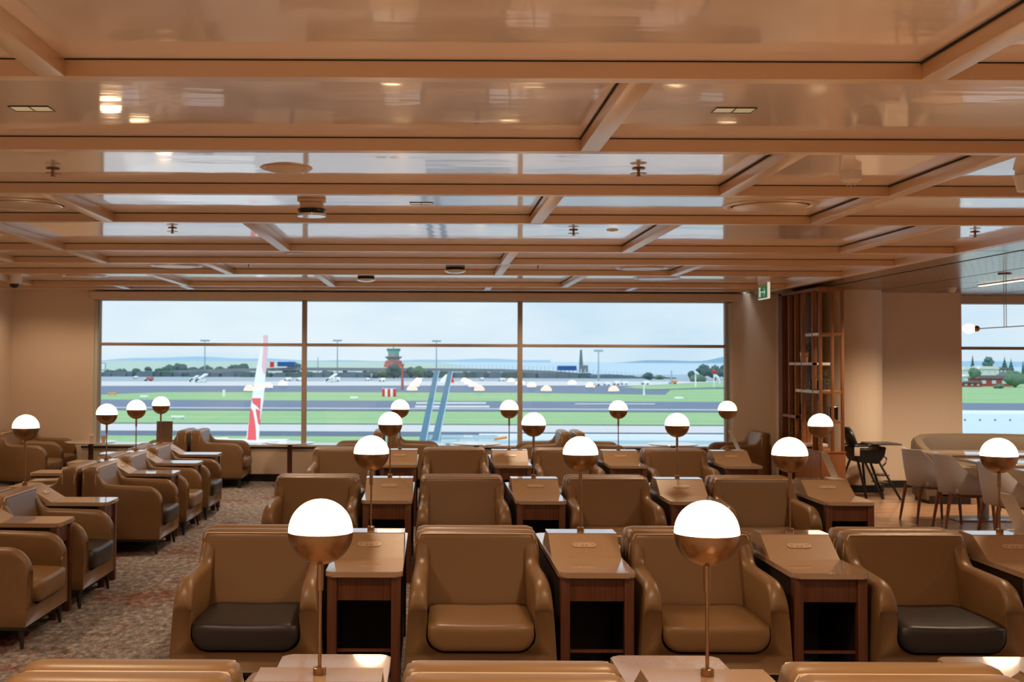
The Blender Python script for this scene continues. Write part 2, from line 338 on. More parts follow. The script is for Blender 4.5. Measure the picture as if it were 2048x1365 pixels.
# ---------------------------------------------------------------- armchair
def make_chair(label, dark=False):
    t = thing('armchair', label, 'armchair')
    def sec(y, ha, wf, rt=.04):
        ob, ot = .397*wf, .366*wf
        ib, it = .285*min(1, wf+.0), .279*wf
        zc, zb = .238, .132
        def xo(z): return ob+(ot-ob)*(z-zb)/(.60-zb)
        P = []
        P.append((-xo(zb)+.012, zb)); P.append((-xo(zb), zb+.012))
        for z in (.22, .32, .40): P.append((-xo(min(z, ha-rt)), min(z, ha-rt)))
        cxm = None
        x_o = -xo(ha); x_i = -it
        for k in range(7):      # rounded arm top
            a = PI-(k/6)*PI; c = (x_o+x_i)/2; hw = (x_i-x_o)/2
            P.append((c+hw*math.cos(a)*(1 if 1 else 0), ha-rt+rt*math.sin(a)))
        P.append((-it, min(ha-rt-.01, .42)))
        r = .085
        for k in range(6):      # rounded inner corner
            a = PI+(k/5)*PI/2
            P.append((-ib+r+r*math.cos(a), zc+r+r*math.sin(a)))
        Q = P+[(-x, z) for x, z in reversed(P)]
        return [(x, y, z) for x, z in Q]
    S_ = []
    y0, r = -.372, .135; top = .603
    S_.append(sec(y0+.012, top-r-.012, .985, .02))
    for k in range(9):
        a = k/8*PI/2
        S_.append(sec(y0+r*(1-math.cos(a)), top-r+r*math.sin(a), .995+.005*k/8, .025+.02*k/8))
    for y, h, wf in ((-.1, .606, .99), (.02, .61, .975), (.10, .612, .967), (.135, .622, .962), (.16, .645, .957), (.185, .685, .953), (.205, .715, .95), (.225, .732, .947), (.25, .742, .945), (.335, .742, .93)):
        S_.append(sec(y, h, wf, .032))
    b = B(); loft(b, S_)
    obj('body', b, M['leather'], t, smooth='all')
    # backrest: profile in depth, widths by height, rounded top corners
    prof = [(.10, .26), (.135, .42), (.168, .56), (.196, .68), (.204, .735), (.210, .757), (.222, .770), (.25, .776), (.30, .777), (.33, .770), (.343, .752), (.346, .72), (.345, .45), (.342, .14), (.20, .14)]
    nx = 13; secs = []
    for i in range(nx):
        u = -1+2*i/(nx-1); u = math.sin(u*PI/2)
        s = []
        for (y, z) in prof:
            hw = .345+(.60-min(z, .60))*.05+.0
            edge = abs(u)
            zz = z; yy = y
            if edge > .9:
                q = (edge-.9)/.1
                dz = .042*(1-math.sqrt(max(0, 1-q*q)))
                if z > .6: zz = z-dz*min(1, (z-.6)/.15)
                mid = .26
                yy = y+(mid-y)*.22*q*q if z > .5 else y
            s.append((u*hw, yy, zz))
        secs.append(s)
    b = B(); loft(b, secs)
    bk = obj('backrest', b, M['leather_in'], t, smooth='all')
    b = B()
    for yy, zt in ((.209, .762), (.342, .760)):
        pts = []
        for k in range(-12, 13):
            u = k/12*1.0
            q = max(0, (abs(u)-.9)/.1); dz = .06*(1-math.sqrt(max(0, 1-q*q)))
            pts.append((u*.343, yy+(.0 if abs(u) < .95 else (.26-yy)*.2), zt-dz))
        pts = [(-.350, yy+(.26-yy)*.2, .62)]+pts+[(.350, yy+(.26-yy)*.2, .62)]
        tube(b, pts, .0045, 6)
    obj('piping', b, M['pipe_rimlit'], bk, smooth='all')
    # seat cushion
    def cs(y, s, dz=0, drop=0, rise=0):
        P = []; hw, zb, zt, r = .275*s, .250+rise, .388-drop, .085-rise*.5
        for k in range(6):
            a = PI+(k/5)*PI/2; P.append((-hw+r+r*math.cos(a), zb+r+r*math.sin(a)))
        for k in range(6):
            a = 1.5*PI+(k/5)*PI/2; P.append((hw-r+r*math.cos(a), zb+r+r*math.sin(a)))
        for k in range(11):
            u = 1-2*k/10
            P.append((hw*.985*u, zt+.008-.010*(1-u*u)+dz-.014*abs(u)**8))
        return [(x, y, z) for x, z in P]
    b = B()
    def fs(y, k): return [(x*(1-(1-k)*.55), y, .322+(z-.322)*k) for x, _, z in cs(y, 1)]
    loft(b, [fs(-.412, .15), fs(-.411, .4), fs(-.409, .62), fs(-.405, .78), fs(-.400, .87), fs(-.393, .935), fs(-.384, .975), fs(-.37, 1), cs(-.34, 1, .003), cs(-.25, 1, .008), cs(-.1, .99, .008), cs(.06, .98, .006), cs(.15, .96)])
    obj('seat_cushion', b, M['cushd'] if dark else M['cush'], t, smooth='all')
    box('base_frame', (-.375, .375, -.350, .335, .112, .131), M['dleg'], t, .004)
    for sx in (-1, 1):
        for yy in (-.325, .30):
            b = B(); tube(b, [(sx*.340, yy, .112), (sx*.352, yy+(-.012 if yy < 0 else .012), 0)], .021, 8, .010); obj('leg', b, M['dleg'], t, smooth=True)
    return t
def make_console(label, w=.40, name='console_table'):
    t = thing(name, label, 'console table')
    h = w/2; Lh = .694
    b = B(); pts = []
    for cx, cy, a0 in ((h-.035, Lh-.035, 0), (-h+.035, Lh-.035, PI/2), (-h+.035, -Lh+.035, PI), (h-.035, -Lh+.035, 1.5*PI)):
        for k in range(6): pts.append((cx+.035*math.cos(a0+k/5*PI/2), cy+.035*math.sin(a0+k/5*PI/2)))
    prism(b, pts, 'z', .617, .645)
    es = [e for e in b.edges if abs(e.verts[0].co.z-e.verts[1].co.z) < 1e-6]
    bmesh.ops.bevel(b, geom=es, offset=.006, segments=2, affect='EDGES')
    obj('tabletop', b, M['stone'], t, smooth=True)
    b = B(); prism(b, [(-.262, .645), (-.085, .752), (-.080, .756), (.080, .756), (.085, .752), (.262, .645)], 'x', -h+.006, h-.006)
    pb = obj('power_box', b, M['stone2'], t)
    box('cap_strip', (-h+.004, h-.004, -.08, .08, .7562, .7585), M['stone'], pb)
    for s in (-1, 1):
        # outlet plate on the sloping face
        n = Vector((0, s*.517, .856)); n.normalize(); mid = Vector((0, s*.165, .7038)); up = Vector((0, -s*.856, .517)); right = Vector((1, 0, 0))
        b = B(); pts = []
        for cx, a0 in ((.048, -PI/2), (-.048, PI/2)):
            for k in range(9):
                a = a0+k/8*PI; pts.append(mid+right*(cx+.019*math.cos(a))+up*(.019*math.sin(a)))
        lo = [b.verts.new(p) for p in pts]; hi = [b.verts.new(p+n*.004) for p in pts]
        b.faces.new(hi)
        for i in range(len(lo)): b.faces.new((lo[i], lo[(i+1) % len(lo)], hi[(i+1) % len(lo)], hi[i]))
        obj('outlet_plate', b, M['plate'], pb)
        b = B()
        def sl(u, v, a, ln=.008, wd=.002):
            c = mid+right*u+up*v+n*.0045
            d1 = right*math.cos(a)+up*math.sin(a); d2 = -right*math.sin(a)+up*math.cos(a)
            q = [c+d1*ln/2+d2*wd/2, c-d1*ln/2+d2*wd/2, c-d1*ln/2-d2*wd/2, c+d1*ln/2-d2*wd/2]
            lo = [b.verts.new(p) for p in q]; hi = [b.verts.new(p+n*.0006) for p in q]
            b.faces.new(hi)
            for i in range(4): b.faces.new((lo[i], lo[(i+1) % 4], hi[(i+1) % 4], hi[i]))
        for c in (-.045, .045):
            sl(c-.006, .005, 2.1); sl(c+.006, .005, 1.05); sl(c, -.007, PI/2)
        sl(-.011, -.006, 0, .011, .004); sl(.011, -.006, 0, .011, .004)
        obj('sockets', b, M['slot'], pb, kind='stuff')
    for s in (-1, 1):
        for sx in (-1, 1):
            box('post', (sx*(h-.034)-.025, sx*(h-.034)+.025, s*(Lh-.045)-.025, s*(Lh-.045)+.025, 0, .617), M['wood'], t, .003)
        y = s*(Lh-.035)
        box('apron', (-h+.059, h-.059, min(y, y-s*.02), max(y, y-s*.02), .492, .617), M['wood'], t, .002)
        box('foot_rail', (-h+.059, h-.059, min(y, y-s*.02)-s*.02, max(y, y-s*.02)-s*.02, .222, .236), M['wood'], t)
    for sx in (-1, 1):
        x = sx*(h-.03)
        box('side_panel', (x-.009, x+.009, -Lh+.07, Lh-.07, .03, .617), M['woodd'], t)
    box('divider', (-h+.04, h-.04, -.01, .01, .03, .617), M['woodd'], t)
    return t
def make_lamp(label):
    t = thing('globe_lamp', label, 'lamp')
    b = B(); lathe(b, [(0, 0), (.0205, 0), (.0205, .021), (.018, .023), (0, .023)], 24); obj('base_cap', b, M['brass'], t, smooth=True)
    b = B(); tube(b, [(0, 0, .022), (0, 0, .345)], .0058, 12); obj('pole', b, M['brass'], t, smooth=True)
    b = B(); tube(b, [(0, 0, .262), (0, 0, .349)], .0105, 14); obj('sleeve', b, M['brass'], t, smooth=True)
    r = .102; c = .444
    pr = [(r*math.sin(a*PI/2/14), c-r*math.cos(a*PI/2/14)) for a in range(15)]
    b = B(); lathe(b, pr+[(r-.004, c), (r-.006, c-.004)], 40); obj('bowl', b, M['brass'], t, smooth=True)
    b = B(); lathe(b, [((r-.0012)*math.cos(a*PI/2/14), c+.0005+(r-.0012)*math.sin(a*PI/2/14)) for a in range(15)], 40); obj('glass_dome', b, M['globe'], t, smooth='all')
    return t

X0, Z0, DZ, P = -.345, 3.62, 3.052, 1.21
ROW = ['front row', 'second row', 'third row', 'window row']
ORD = ['leftmost', 'second from left', 'third from left', 'rightmost']
ch = make_chair('x'); chd = make_chair('x', True); cons = make_console('x'); consn = make_console('x', .35); lamp = make_lamp('x')
reg()
first = {}
def place(proto, loc, rz, label, group):
    if proto.name in first: return dup(proto, loc, rz, label, group)
    first[proto.name] = 1
    proto.location = loc; proto.rotation_euler = (0, 0, rz); proto['label'] = label; proto['group'] = group
    return proto
DARK = {(1, 0), (1, 3)}
for k in range(4):
    n = 3 if k == 0 else 4
    for j in range(n):
        x = X0+P*j; y = Z0+DZ*k
        wh = ORD[j] if not (n == 3 and j == 2) else 'rightmost'
        place(cons, (x, y, 0), 0, 'beige topped walnut console table, %s in the %s' % (wh, ROW[k]), 'console tables between the facing rows')
        place(lamp, (x, y, .7586), 0, 'brass globe lamp, %s in the %s' % (wh, ROW[k]), 'globe lamps of the centre rows')
        isd = (k, j) in DARK
        place(chd if isd else ch, (x-.605, y-.352, 0), 0, 'armchair with %s facing the camera, %s in the %s' % ('black seat cushion' if isd else 'tan seat', wh, ROW[k]), 'armchairs facing the camera')
        place(ch, (x-.605, y+.352, 0), PI, 'armchair facing the window, %s in the %s' % (wh, ROW[k]), 'armchairs facing the window')
# left column, turned to face right
SC = .985
LX = -2.465-.70
colc = [('A', 7.41, False), ('B', 8.555, True), ('C', 10.835, True), ('D', 11.975, False), ('E', 13.115, True)]
cn = ['nearest', 'second', 'third', 'fourth', 'farthest']
for i, (n, y, d) in enumerate(colc):
    y *= SC
    place(chd if d else ch, (LX+.352+.03, y, 0), PI/2, 'taupe armchair with %s facing right, %s in the left column' % ('black seat cushion' if d else 'tan seat', cn[i]), 'armchairs of the left column')
    dup(ch, (LX-.352, y, 0), -PI/2, 'taupe armchair facing left, backing on the %s chair of the left column' % cn[i], 'left facing armchairs')
    yc = y+.395+.178
    place(consn, (LX, yc, 0), PI/2, 'narrow walnut console with beige top, %s in the left column' % cn[i], 'console tables of the left column')
    if i > 0:
        place(lamp, (LX, yc, .7586), 0, 'brass globe lamp, %s of the four along the left column' % ['', 'nearest', 'second', 'third', 'farthest'][i], 'globe lamps of the left column')
# window chairs in back to back pairs, round tables between
WYC = 16.02
pairs = [(-3.30, 'left'), (-.62, 'middle left'), (1.93, 'middle right')]
for x, nm in pairs:
    dup(ch, (x-.37, WYC, 0), -PI/2, 'taupe armchair by the window facing left, in the %s pair' % nm, 'armchairs along the window')
    dup(ch, (x+.37, WYC, 0), PI/2, 'taupe armchair by the window facing right, in the %s pair' % nm, 'armchairs along the window')
dup(ch, (4.28, WYC, 0), -PI/2, 'taupe armchair by the window facing left, beside the wooden shelf screen', 'armchairs along the window')
dup(ch, (-5.42, WYC-.55, 0), PI/2, 'taupe armchair facing right in the far left corner, nearer one', 'armchairs in the far left corner')
dup(ch, (-5.5, WYC+.27, 0), PI/2, 'taupe armchair facing right in the far left corner, against the window wall', 'armchairs in the far left corner')
def round_table(x, y, label):
    t = thing('round_side_table', label, 'side table', (x, y, 0), 0, 'round tables by the window')
    b = B(); lathe(b, [(0, .582), (.325, .582), (.35, .592), (.35, .596), (.347, .599), (0, .599)], 40); obj('tabletop', b, M['sill'], t, smooth=True)
    b = B(); lathe(b, [(0, .02), (.035, .02), (.035, .582), (0, .582)], 16); obj('stem', b, M['wood'], t, smooth=True)
    b = B(); lathe(b, [(0, 0), (.22, 0), (.22, .012), (.03, .022), (0, .022)], 32); obj('base', b, M['dleg'], t, smooth=True)
for x, l in ((-4.72, 'round white table with two cups in the far left corner'), (-1.96, 'round white table left of the first mullion'), (.63, 'round white table left of the second mullion'), (3.36, 'round white table by the right end of the window')):
    round_table(x, 16.0, l)
for x, y, l in ((-4.72, 16.05, 'left beige paper cup on the corner table'), (-4.52, 15.9, 'right beige paper cup on the corner table')):
    t = thing('paper_cup', l, 'cup', (x, y, .5995), 0, 'cups on the corner table')
    b = B(); lathe(b, [(0, 0), (.026, 0), (.036, .085)], 20); lathe(b, [(.033, .085), (.026, .004), (0, .004)], 20); obj('cup_wall', b, M['plate'], t, smooth=True)
    b = B(); lathe(b, [(.0362, .083), (.038, .087), (.0355, .09), (.034, .088)], 20); obj('rim', b, M['white'], t, smooth=True)
# menu stands leaning on the boxes
def menu(x, y, z, rz, label, m, lean=25, wd=.19, ht=.24):
    t = thing('menu_stand', label, 'menu stand', (x, y, z), rz)
    a = math.radians(lean)
    b = B(); bx(b, -wd/2, wd/2, -.002, .002, 0, ht, .001)
    bmesh.ops.rotate(b, verts=b.verts[:], cent=(0, 0, 0), matrix=Matrix.Rotation(-a, 3, 'X')); bmesh.ops.translate(b, verts=b.verts[:], vec=(0, 0, .003))
    obj('card', b, m, t)
    box('foot', (-wd/2, wd/2, -.05, .06, 0, .003), M['white'], t)
menu(X0+P*3+.13, Z0+DZ*3+.02, .7587, PI/2, 'leaning white menu stand on the last console before the window', M['card'])
menu(X0+P*3+.13, Z0+DZ*2+.02, .7587, PI/2, 'leaning pale menu stand on the third row end console', M['card'])
menu(X0+P*3+.155, Z0+DZ*1+.03, .7587, PI/2, 'leaning menu stand at the right edge of the frame', M['card'])
menu(LX+.02, 13.115*SC+.573+.10, .7587, 0, 'upright brown menu card on the farthest left console', M['cardb'], 4, .19, .25)

# far left sideboard
t = thing('sideboard', 'dark walnut sideboard against the left wall at the frame edge', 'sideboard', (-5.85, 14.3, 0))
box('carcass', (-.22, .2, -.7, .7, .1, .70), M['wood'], t, .004); box('top', (-.235, .235, -.72, .72, .70, .725), M['wood'], t, .003); box('plinth', (-.2, .17, -.66, .66, 0, .1), M['woodd'], t)
for y in (-.35, .35): box('door', (.2, .212, y-.34, y+.34, .12, .69), M['wood'], t, .002)

# ---------------------------------------------------------------- shelf screen
t = thing('shelf_screen', 'tall open oak shelf screen dividing lounge and dining area', 'shelf', (4.79, 14.2, 0))
zt = 2.674
for x in (.0, .145, .27): box('post', (x, x+.035, 0, .035, .635, zt-.05), M['dwood'], t, .002)
box('head_rail', (-.01, .315, -.01, .045, zt-.05, zt), M['dwood'], t, .002)
for y in (.26, .69, .95, 1.22): box('fin', (0, .055, y, y+.026, 0, zt), M['dwood'], t, .002)
box('end_panel', (.0, .22, 1.52, 1.68, 0, zt), M['dwoodd'], t, .002)
box('back_panel', (.20, .215, .70, 1.52, .0, zt), M['dwoodd'], t)
box('head_rail', (0, .3, .045, 1.68, zt-.03, zt), M['dwood'], t, .002)
box('cabinet', (-.005, .315, -.005, .95, .0, .62), M['dwood'], t, .003)
box('cabinet_top', (-.01, .32, -.01, .96, .62, .637), M['dwood'], t, .002)
for z, y0, y1 in ((2.07, .035, .55), (1.70, .26, 1.22), (1.35, .035, .70), (.985, .035, .45), (1.35, .7, .95), (.66, .5, 1.2), (1.0, .95, 1.5)):
    box('shelf', (0.003, .27, y0, y1, z, z+.035), M['white'] if y1 < 1.3 else M['dwood'], t, .002)
for z in (2.07, 1.35, .985): box('shelf_rail', (.035, .27, .002, .033, z, z+.035), M['dwood'], t, .002)
def plant(x, y, z, label, hang, pot=True, n=60, spread=.12, m='copper'):
    t = thing('potted_plant', label, 'plant', (x, y, z))
    if pot:
        b = B(); lathe(b, [(0, 0), (.055, 0), (.065, .13), (.058, .13), (.05, .11), (0, .11)], 24); obj('pot', b, M[m], t, smooth=True)
    b = B(); rnd = random.Random(int(x*1000+z*77))
    for i in range(n):
        a = rnd.random()*2*PI; r = spread*rnd.random()**.5
        zz = .13+rnd.random()*.12 if rnd.random() > hang[0] else .13-rnd.random()*hang[1]
        c = Vector((r*math.cos(a), r*math.sin(a), zz)); d = Vector((math.cos(a), math.sin(a), rnd.uniform(-1, .6))).normalized(); u = d.cross(Vector((0, 0, 1))).normalized()
        L_ = .035+.025*rnd.random(); W_ = .010
        v = [b.verts.new(c), b.verts.new(c+d*L_/2+u*W_), b.verts.new(c+d*L_), b.verts.new(c+d*L_/2-u*W_), b.verts.new(c+d*L_/2+Vector((0, 0, .006)))]
        b.faces.new((v[0], v[1], v[4])); b.faces.new((v[1], v[2], v[4])); b.faces.new((v[2], v[3], v[4])); b.faces.new((v[3], v[0], v[4]))
    obj('foliage', b, M['leaf'], t, kind='stuff')
plant(4.88, 15.02, 1.736, 'fern in a copper pot high on the shelf screen', (.2, .08), n=90)
plant(4.90, 14.72, 1.386, 'trailing green plant on the middle shelf of the screen', (.75, .5), n=190, spread=.09, m='black')
plant(4.90, 15.45, 1.036, 'trailing plant at the far left end of the shelf screen', (.7, .45), n=170, spread=.09, m='black')
plant(4.90, 14.50, 1.386, 'small leafy plant in a black pot behind the corner post', (.4, .15), n=60, spread=.10, m='black')
for (x, y, z, l) in ((4.90, 14.95, .70, 'lower'),):
    t = thing('copper_vase', 'tall copper vase low on the shelf screen', 'vase', (x, y, 1.036-.34)); b = B(); lathe(b, [(0, 0), (.06, 0), (.062, .26), (.055, .26), (.055, .02), (0, .02)], 24); obj('vase_wall', b, M['copper'], t, smooth=True); b = B(); lathe(b, [(.062, .26), (.066, .265), (.055, .268)], 24); obj('rim', b, M['copper'], t, smooth=True)
t = thing('speaker_box', 'small black box with silver rim on the shelf screen front', 'speaker', (4.975, 14.24, 1.021)); box('cabinet', (-.055, .055, 0, .10, 0, .165), M['black'], t, .012); box('rim', (-.06, .06, .0, .02, .0, .17), M['steel'], t, .01); box('grille', (-.05, .05, -.004, .003, .01, .16), M['black'], t, .001)
t = thing('bottle', 'slim brass bottle behind the near globe lamp on the cabinet top', 'bottle', (4.87, 14.45, .6375)); b = B(); lathe(b, [(0, 0), (.028, 0), (.03, .17), (.012, .21), (.012, .25), (0, .25)], 20); obj('bottle_body', b, M['brass'], t, smooth=True); b = B(); lathe(b, [(0, .25), (.014, .25), (.014, .27), (0, .27)], 16); obj('cap', b, M['brass'], t, smooth=True)

# ---------------------------------------------------------------- high chair
t = thing('high_chair', 'black plastic high chair on splayed legs in front of the column', 'high chair', (5.62, 14.95, 0))
hx = lambda x, y, z: (x, y, z)
for a, c in (((-.13, -.10, .60), (-.06, -.22, 0)), ((-.13, .14, .60), (-.27, .26, 0)), ((.12, -.12, .60), (.32, -.36, 0)), ((.10, .12, .60), (.24, .02, 0)), ((-.05, -.1, .60), (.13, -.28, 0)), ((.02, .13, .6), (.10, .24, 0))):
    b = B(); tube(b, [a, c], .016, 8); obj('leg', b, M['black'], t, smooth=True)
b = B(); prism(b, [(-.22, .80), (-.22, .70), (-.15, .56), (.12, .53), (.20, .66), (.22, .80), (.16, .80), (.10, .74), (-.10, .74)], 'y', -.17, .17); bmesh.ops.bevel(b, geom=b.edges[:], offset=.012, segments=2, affect='EDGES'); obj('seat_shell', b, M['black'], t, smooth=True)
b = B()
secs = []
for i in range(9):
    q = i/8; z = .66+.44*q; cx = -.115-.12*q; hw = .17*math.sqrt(max(.02, 1-(max(0, q-.45)/.56)**2)); th = .035
    secs.append([(cx-th, -hw*.7, z), (cx, -hw, z), (cx+th, -hw*.7, z), (cx+th*.6, 0, z), (cx+th, hw*.7, z), (cx, hw, z), (cx-th, hw*.7, z), (cx-th*1.6, 0, z)])
loft(b, secs); obj('backrest', b, M['black'], t, smooth='all')
box('side_sticker', (-.20, -.13, -.186, -.179, .66, .80), M['card'], t, .003)
box('tray', (.02, .40, -.22, .20, .83, .855), M['black'], t, .012)
for s in (-.19, .17): box('armrest', (-.2, .12, s, s+.03, .80, .83), M['black'], t, .006)
for z in (.34, .22): box('footrest', (.13, .27, -.13, .12, z, z+.02), M['black'], t, .006)
b = B(); tube(b, [(.16, -.15, .68), (.22, -.17, .62), (.20, -.17, .54), (.17, -.16, .50)], .010, 8); obj('buckle_strap', b, M['black'], t, smooth=True)

# ---------------------------------------------------------------- dining tables, chairs, booth
def make_dchair():
    t = thing('dining_chair', 'x', 'chair')     # faces +x
    # wrapped shell: back centre at x=-.24, sweeping down along the sides
    b = B(); n = 25; inn = []; out = []
    secs = []
    for i in range(n):
        u = -1+2*i/(n-1); a = u*math.radians(118)
        ax = -.235*math.cos(a)+.0; ay = .245*math.sin(a)
        if abs(u) > .76: ax = -.235*math.cos(math.radians(118)*.76*(1 if u > 0 else 1))+(abs(u)-.76)/.24*.20; ay = (.243 if u > 0 else -.243)
        au = abs(u)
        topz = .80 if au < .45 else .80-(.80-.50)*min(1, ((au-.45)/.55))**.75
        nrm = Vector((ax, ay, 0)).normalized() if au < .76 else Vector((0, math.copysign(1, u), 0))
        lean = -.06
        def pt(z, off):
            k = (z-.42)/.38
            return (ax+lean*k*max(0, math.cos(a))+nrm.x*off, ay*(1+.05*k)+nrm.y*off, z)
        secs.append([pt(.40, .0), pt((.40+topz)/2, .004), pt(topz-.008, .0), pt(topz, -.012), pt(topz-.008, -.026), pt((.40+topz)/2, -.03), pt(.40, -.032)])
    loft(b, secs); obj('back_shell', b, M['fab'], t, smooth='all')
    box('seat', (-.14, .25, -.215, .215, .405, .465), M['fab'], t, .02)
    box('seat_rail', (-.13, .24, -.22, .22, .375, .405), M['cwood'], t, .006)
    for x, y, x2, y2 in ((.215, .20, .24, .21), (.215, -.20, .24, -.21), (-.18, .18, -.245, .20), (-.18, -.18, -.245, -.20)):
        b = B(); tube(b, [(x, y, .40), (x+(x2-x)*.3, y, .30), (x2, y2, 0)], .024, 8, .012); obj('leg', b, M['cwood'], t, smooth=True)
    return t
dc = make_dchair(); reg()
def pd(loc, rz, label):
    if 'dc' in first: return dup(dc, loc, rz, label, 'grey dining chairs')
    first['dc'] = 1; dc.location = loc; dc.rotation_euler = (0, 0, rz); dc['label'] = label; dc['group'] = 'grey dining chairs'
pd((5.46, 12.63, 0), math.radians(3), 'grey tub dining chair with wooden legs, farthest of the three')
pd((5.50, 11.93, 0), math.radians(-6), 'grey tub dining chair with wooden legs, middle of the three')
pd((5.50, 10.95, 0), math.radians(-4), 'grey tub dining chair behind the right hand globe lamp')
for y, l in ((12.82, 'pale topped dining table at the farthest grey chair'), (11.66, 'pale topped dining table at the middle grey chair'), (10.52, 'pale topped dining table at the frame edge, nearest one')):
    t = thing('dining_table', l, 'table', (6.13, y, 0), 0, 'dining tables')
    box('tabletop', (-.64, .64, -.37, .37, .715, .742), M['stone'], t, .008)
    box('pedestal', (-.05, .05, -.04, .04, .02, .715), M['steel'], t, .004)
    box('base_plate', (-.36, .36, -.20, .20, 0, .018), M['steel'], t, .004)
# booth: swept back and seat round the corner
t = thing('booth_sofa', 'curved grey brown booth sofa under the dining window', 'sofa', (0, 0, 0))
path = [(6.18, 14.2), (6.20, 14.55), (6.30, 14.9), (6.48, 15.15), (6.75, 15.3), (7.1, 15.34), (7.5, 15.32), (7.85, 15.18), (8.12, 14.9), (8.3, 14.5), (8.38, 14.1), (8.4, 13.2)]
pv = [Vector((x, y, 0)) for x, y in path]
def sweep(name, prof, m):
    secs = []
    for i, p in enumerate(pv):
        d = (pv[min(i+1, len(pv)-1)]-pv[max(i-1, 0)]).normalized(); nin = Vector((d.y, -d.x, 0))
        q = min(i, len(pv)-1-i); hh = 1 if q > 2 else (.78, .90, .97)[q]
        secs.append([tuple(p+nin*u+Vector((0, 0, z*hh if z > .5 else z))) for u, z in prof])
    b = B(); loft(b, secs); return obj(name, b, m, t, smooth=True)
sweep('backrest', [(-.08, .05), (-.10, .45), (-.09, .74), (-.06, .79), (-.01, .80), (.04, .77), (.07, .68), (.09, .42), (.09, .05)], M['booth'])
sweep('seat', [(.09, .12), (.09, .42), (.12, .45), (.48, .45), (.53, .42), (.53, .12)], M['booth'])
sweep('plinth', [(-.05, 0), (-.05, .1), (.45, .1), (.45, 0)], M['base'])
# pendant lamp
t = thing('pendant_lamp', 'brass two armed pendant with frosted glass globes over the dining table', 'pendant lamp', (6.24, 12.5, 0))
b = B(); lathe(b, [(0, 2.70), (.07, 2.70), (.07, 2.715), (0, 2.715)], 24); obj('canopy', b, M['brass'], t, smooth=True)
for dx in (-.012, .012):
    b = B(); tube(b, [(dx, 0, 2.70), (dx, 0, 2.135)], .004, 8); obj('rod', b, M['brass'], t, smooth=True)
b = B(); tube(b, [(-.235, .1, 2.115), (0, 0, 2.13), (.235, -.1, 2.145)], .005, 8); obj('arm', b, M['brass'], t, smooth=True)
for s in (-1, 1):
    c = Vector((s*.26, -s*.11, 2.13+s*.015))
    b = B(); bmesh.ops.create_uvsphere(b, u_segments=16, v_segments=10, radius=.034); bmesh.ops.translate(b, verts=b.verts[:], vec=c); obj('cap', b, M['brass'], t, smooth='all')
    b = B(); bmesh.ops.create_uvsphere(b, u_segments=24, v_segments=14, radius=.052); bmesh.ops.scale(b, verts=b.verts[:], vec=(1.35, 1, 1)); bmesh.ops.translate(b, verts=b.verts[:], vec=c+Vector((s*.07, -s*.03, 0))); obj('glass_globe', b, M['pglobe'], t, smooth='all')
hc_ = bpy.data.objects['high_chair']; hc_.scale = (1.0, 1.0, .82)
t = thing('linear_light', 'slim linear ceiling light beside the pendant canopy', 'ceiling light', (6.87, 13.85, 2.7145))
box('housing', (-.03, .03, -.55, .55, -.012, 0), M['white'], t, .002); box('diffuser', (-.024, .024, -.54, .54, -.016, -.012), M['led'], t)
t = thing('smoke_detector', 'white smoke detector on the dining ceiling', 'smoke detector', (6.75, 14.9, 2.7145)); b = B(); lathe(b, [(0, 0), (.06, 0), (.06, -.02), (0, -.02)], 24); obj('base', b, M['white'], t, smooth=True); b = B(); lathe(b, [(.05, -.02), (.045, -.05), (.02, -.06), (0, -.06)], 24); obj('sensor', b, M['white'], t, smooth=True)

# ---------------------------------------------------------------- ceiling fittings
def cyl(name, r0, r1, z0, z1, m, par, n=28):
    b = B(); lathe(b, [(0, z0), (r0, z0), (r1, z1), (0, z1)], n); return obj(name, b, m, par, smooth=True)
def sprinkler(x, y, l):
    t = thing('sprinkler', l, 'sprinkler', (x, y, CZ), 0, 'ceiling sprinklers')
    cyl('rosette', .036, .030, 0, -.006, M['brass'], t); cyl('stem', .008, .008, -.006, -.04, M['brass'], t, 10); cyl('deflector', .042, .042, -.026, -.029, M['brass'], t); cyl('tip', .014, .014, -.04, -.044, M['brass'], t, 12)
for x, y, l in ((-1.986, 5.997, 'brass sprinkler on the far left of the second bay'), (1.068, 5.924, 'brass sprinkler near the ceiling centre, beside the wide bay'), (-1.967, 8.692, 'small sprinkler above the left end of the window'),
                (1.077, 8.718, 'small sprinkler in the middle bay right of centre'), (4.142, 8.744, 'sprinkler near the dining side edge beam'), (-1.9, 11.9, 'distant sprinkler over the left part of the window'), (1.1, 11.9, 'distant sprinkler over the window centre')):
    sprinkler(x, y, l)
def diffuser(x, y, r, l):
    t = thing('air_diffuser', l, 'air diffuser', (x, y, CZ), 0, 'round air diffusers')
    b = B(); lathe(b, [(r, 0), (r, -.004), (r*.93, -.014), (r*.86, -.012), (r*.82, -.001), (r*.82, 0)], 48); obj('ring', b, M['beam'], t, smooth=True)
    cyl('throat', r*.84, r*.84, -.0005, -.001, M['darkgap'], t, 48)
    b = B(); lathe(b, [(r*.74, -.004), (r*.78, -.012), (r*.72, -.017), (0, -.014)], 48); obj('centre_disc', b, M['beam'], t, smooth=True)
diffuser(2.156, 7.308, .30, 'large round air diffuser right of centre'); diffuser(-2.62, 7.378, .30, 'large round air diffuser at the left frame edge')
diffuser(-2.703, 12.152, .28, 'round air diffuser above the left window third'); diffuser(2.241, 12.234, .28, 'round air diffuser above the right window third')
diffuser(2.684, 13.7, .28, 'far round air diffuser next to the exit sign'); diffuser(-4.15, 13.7, .28, 'far round air diffuser near the left wall')
t = thing('ceiling_speaker', 'round flush ceiling speaker left of centre', 'speaker', (-.757, 5.952, CZ)); cyl('rim', .137, .130, 0, -.006, M['beam'], t, 40); cyl('grille', .112, .09, -.006, -.016, M['wall'], t, 40)
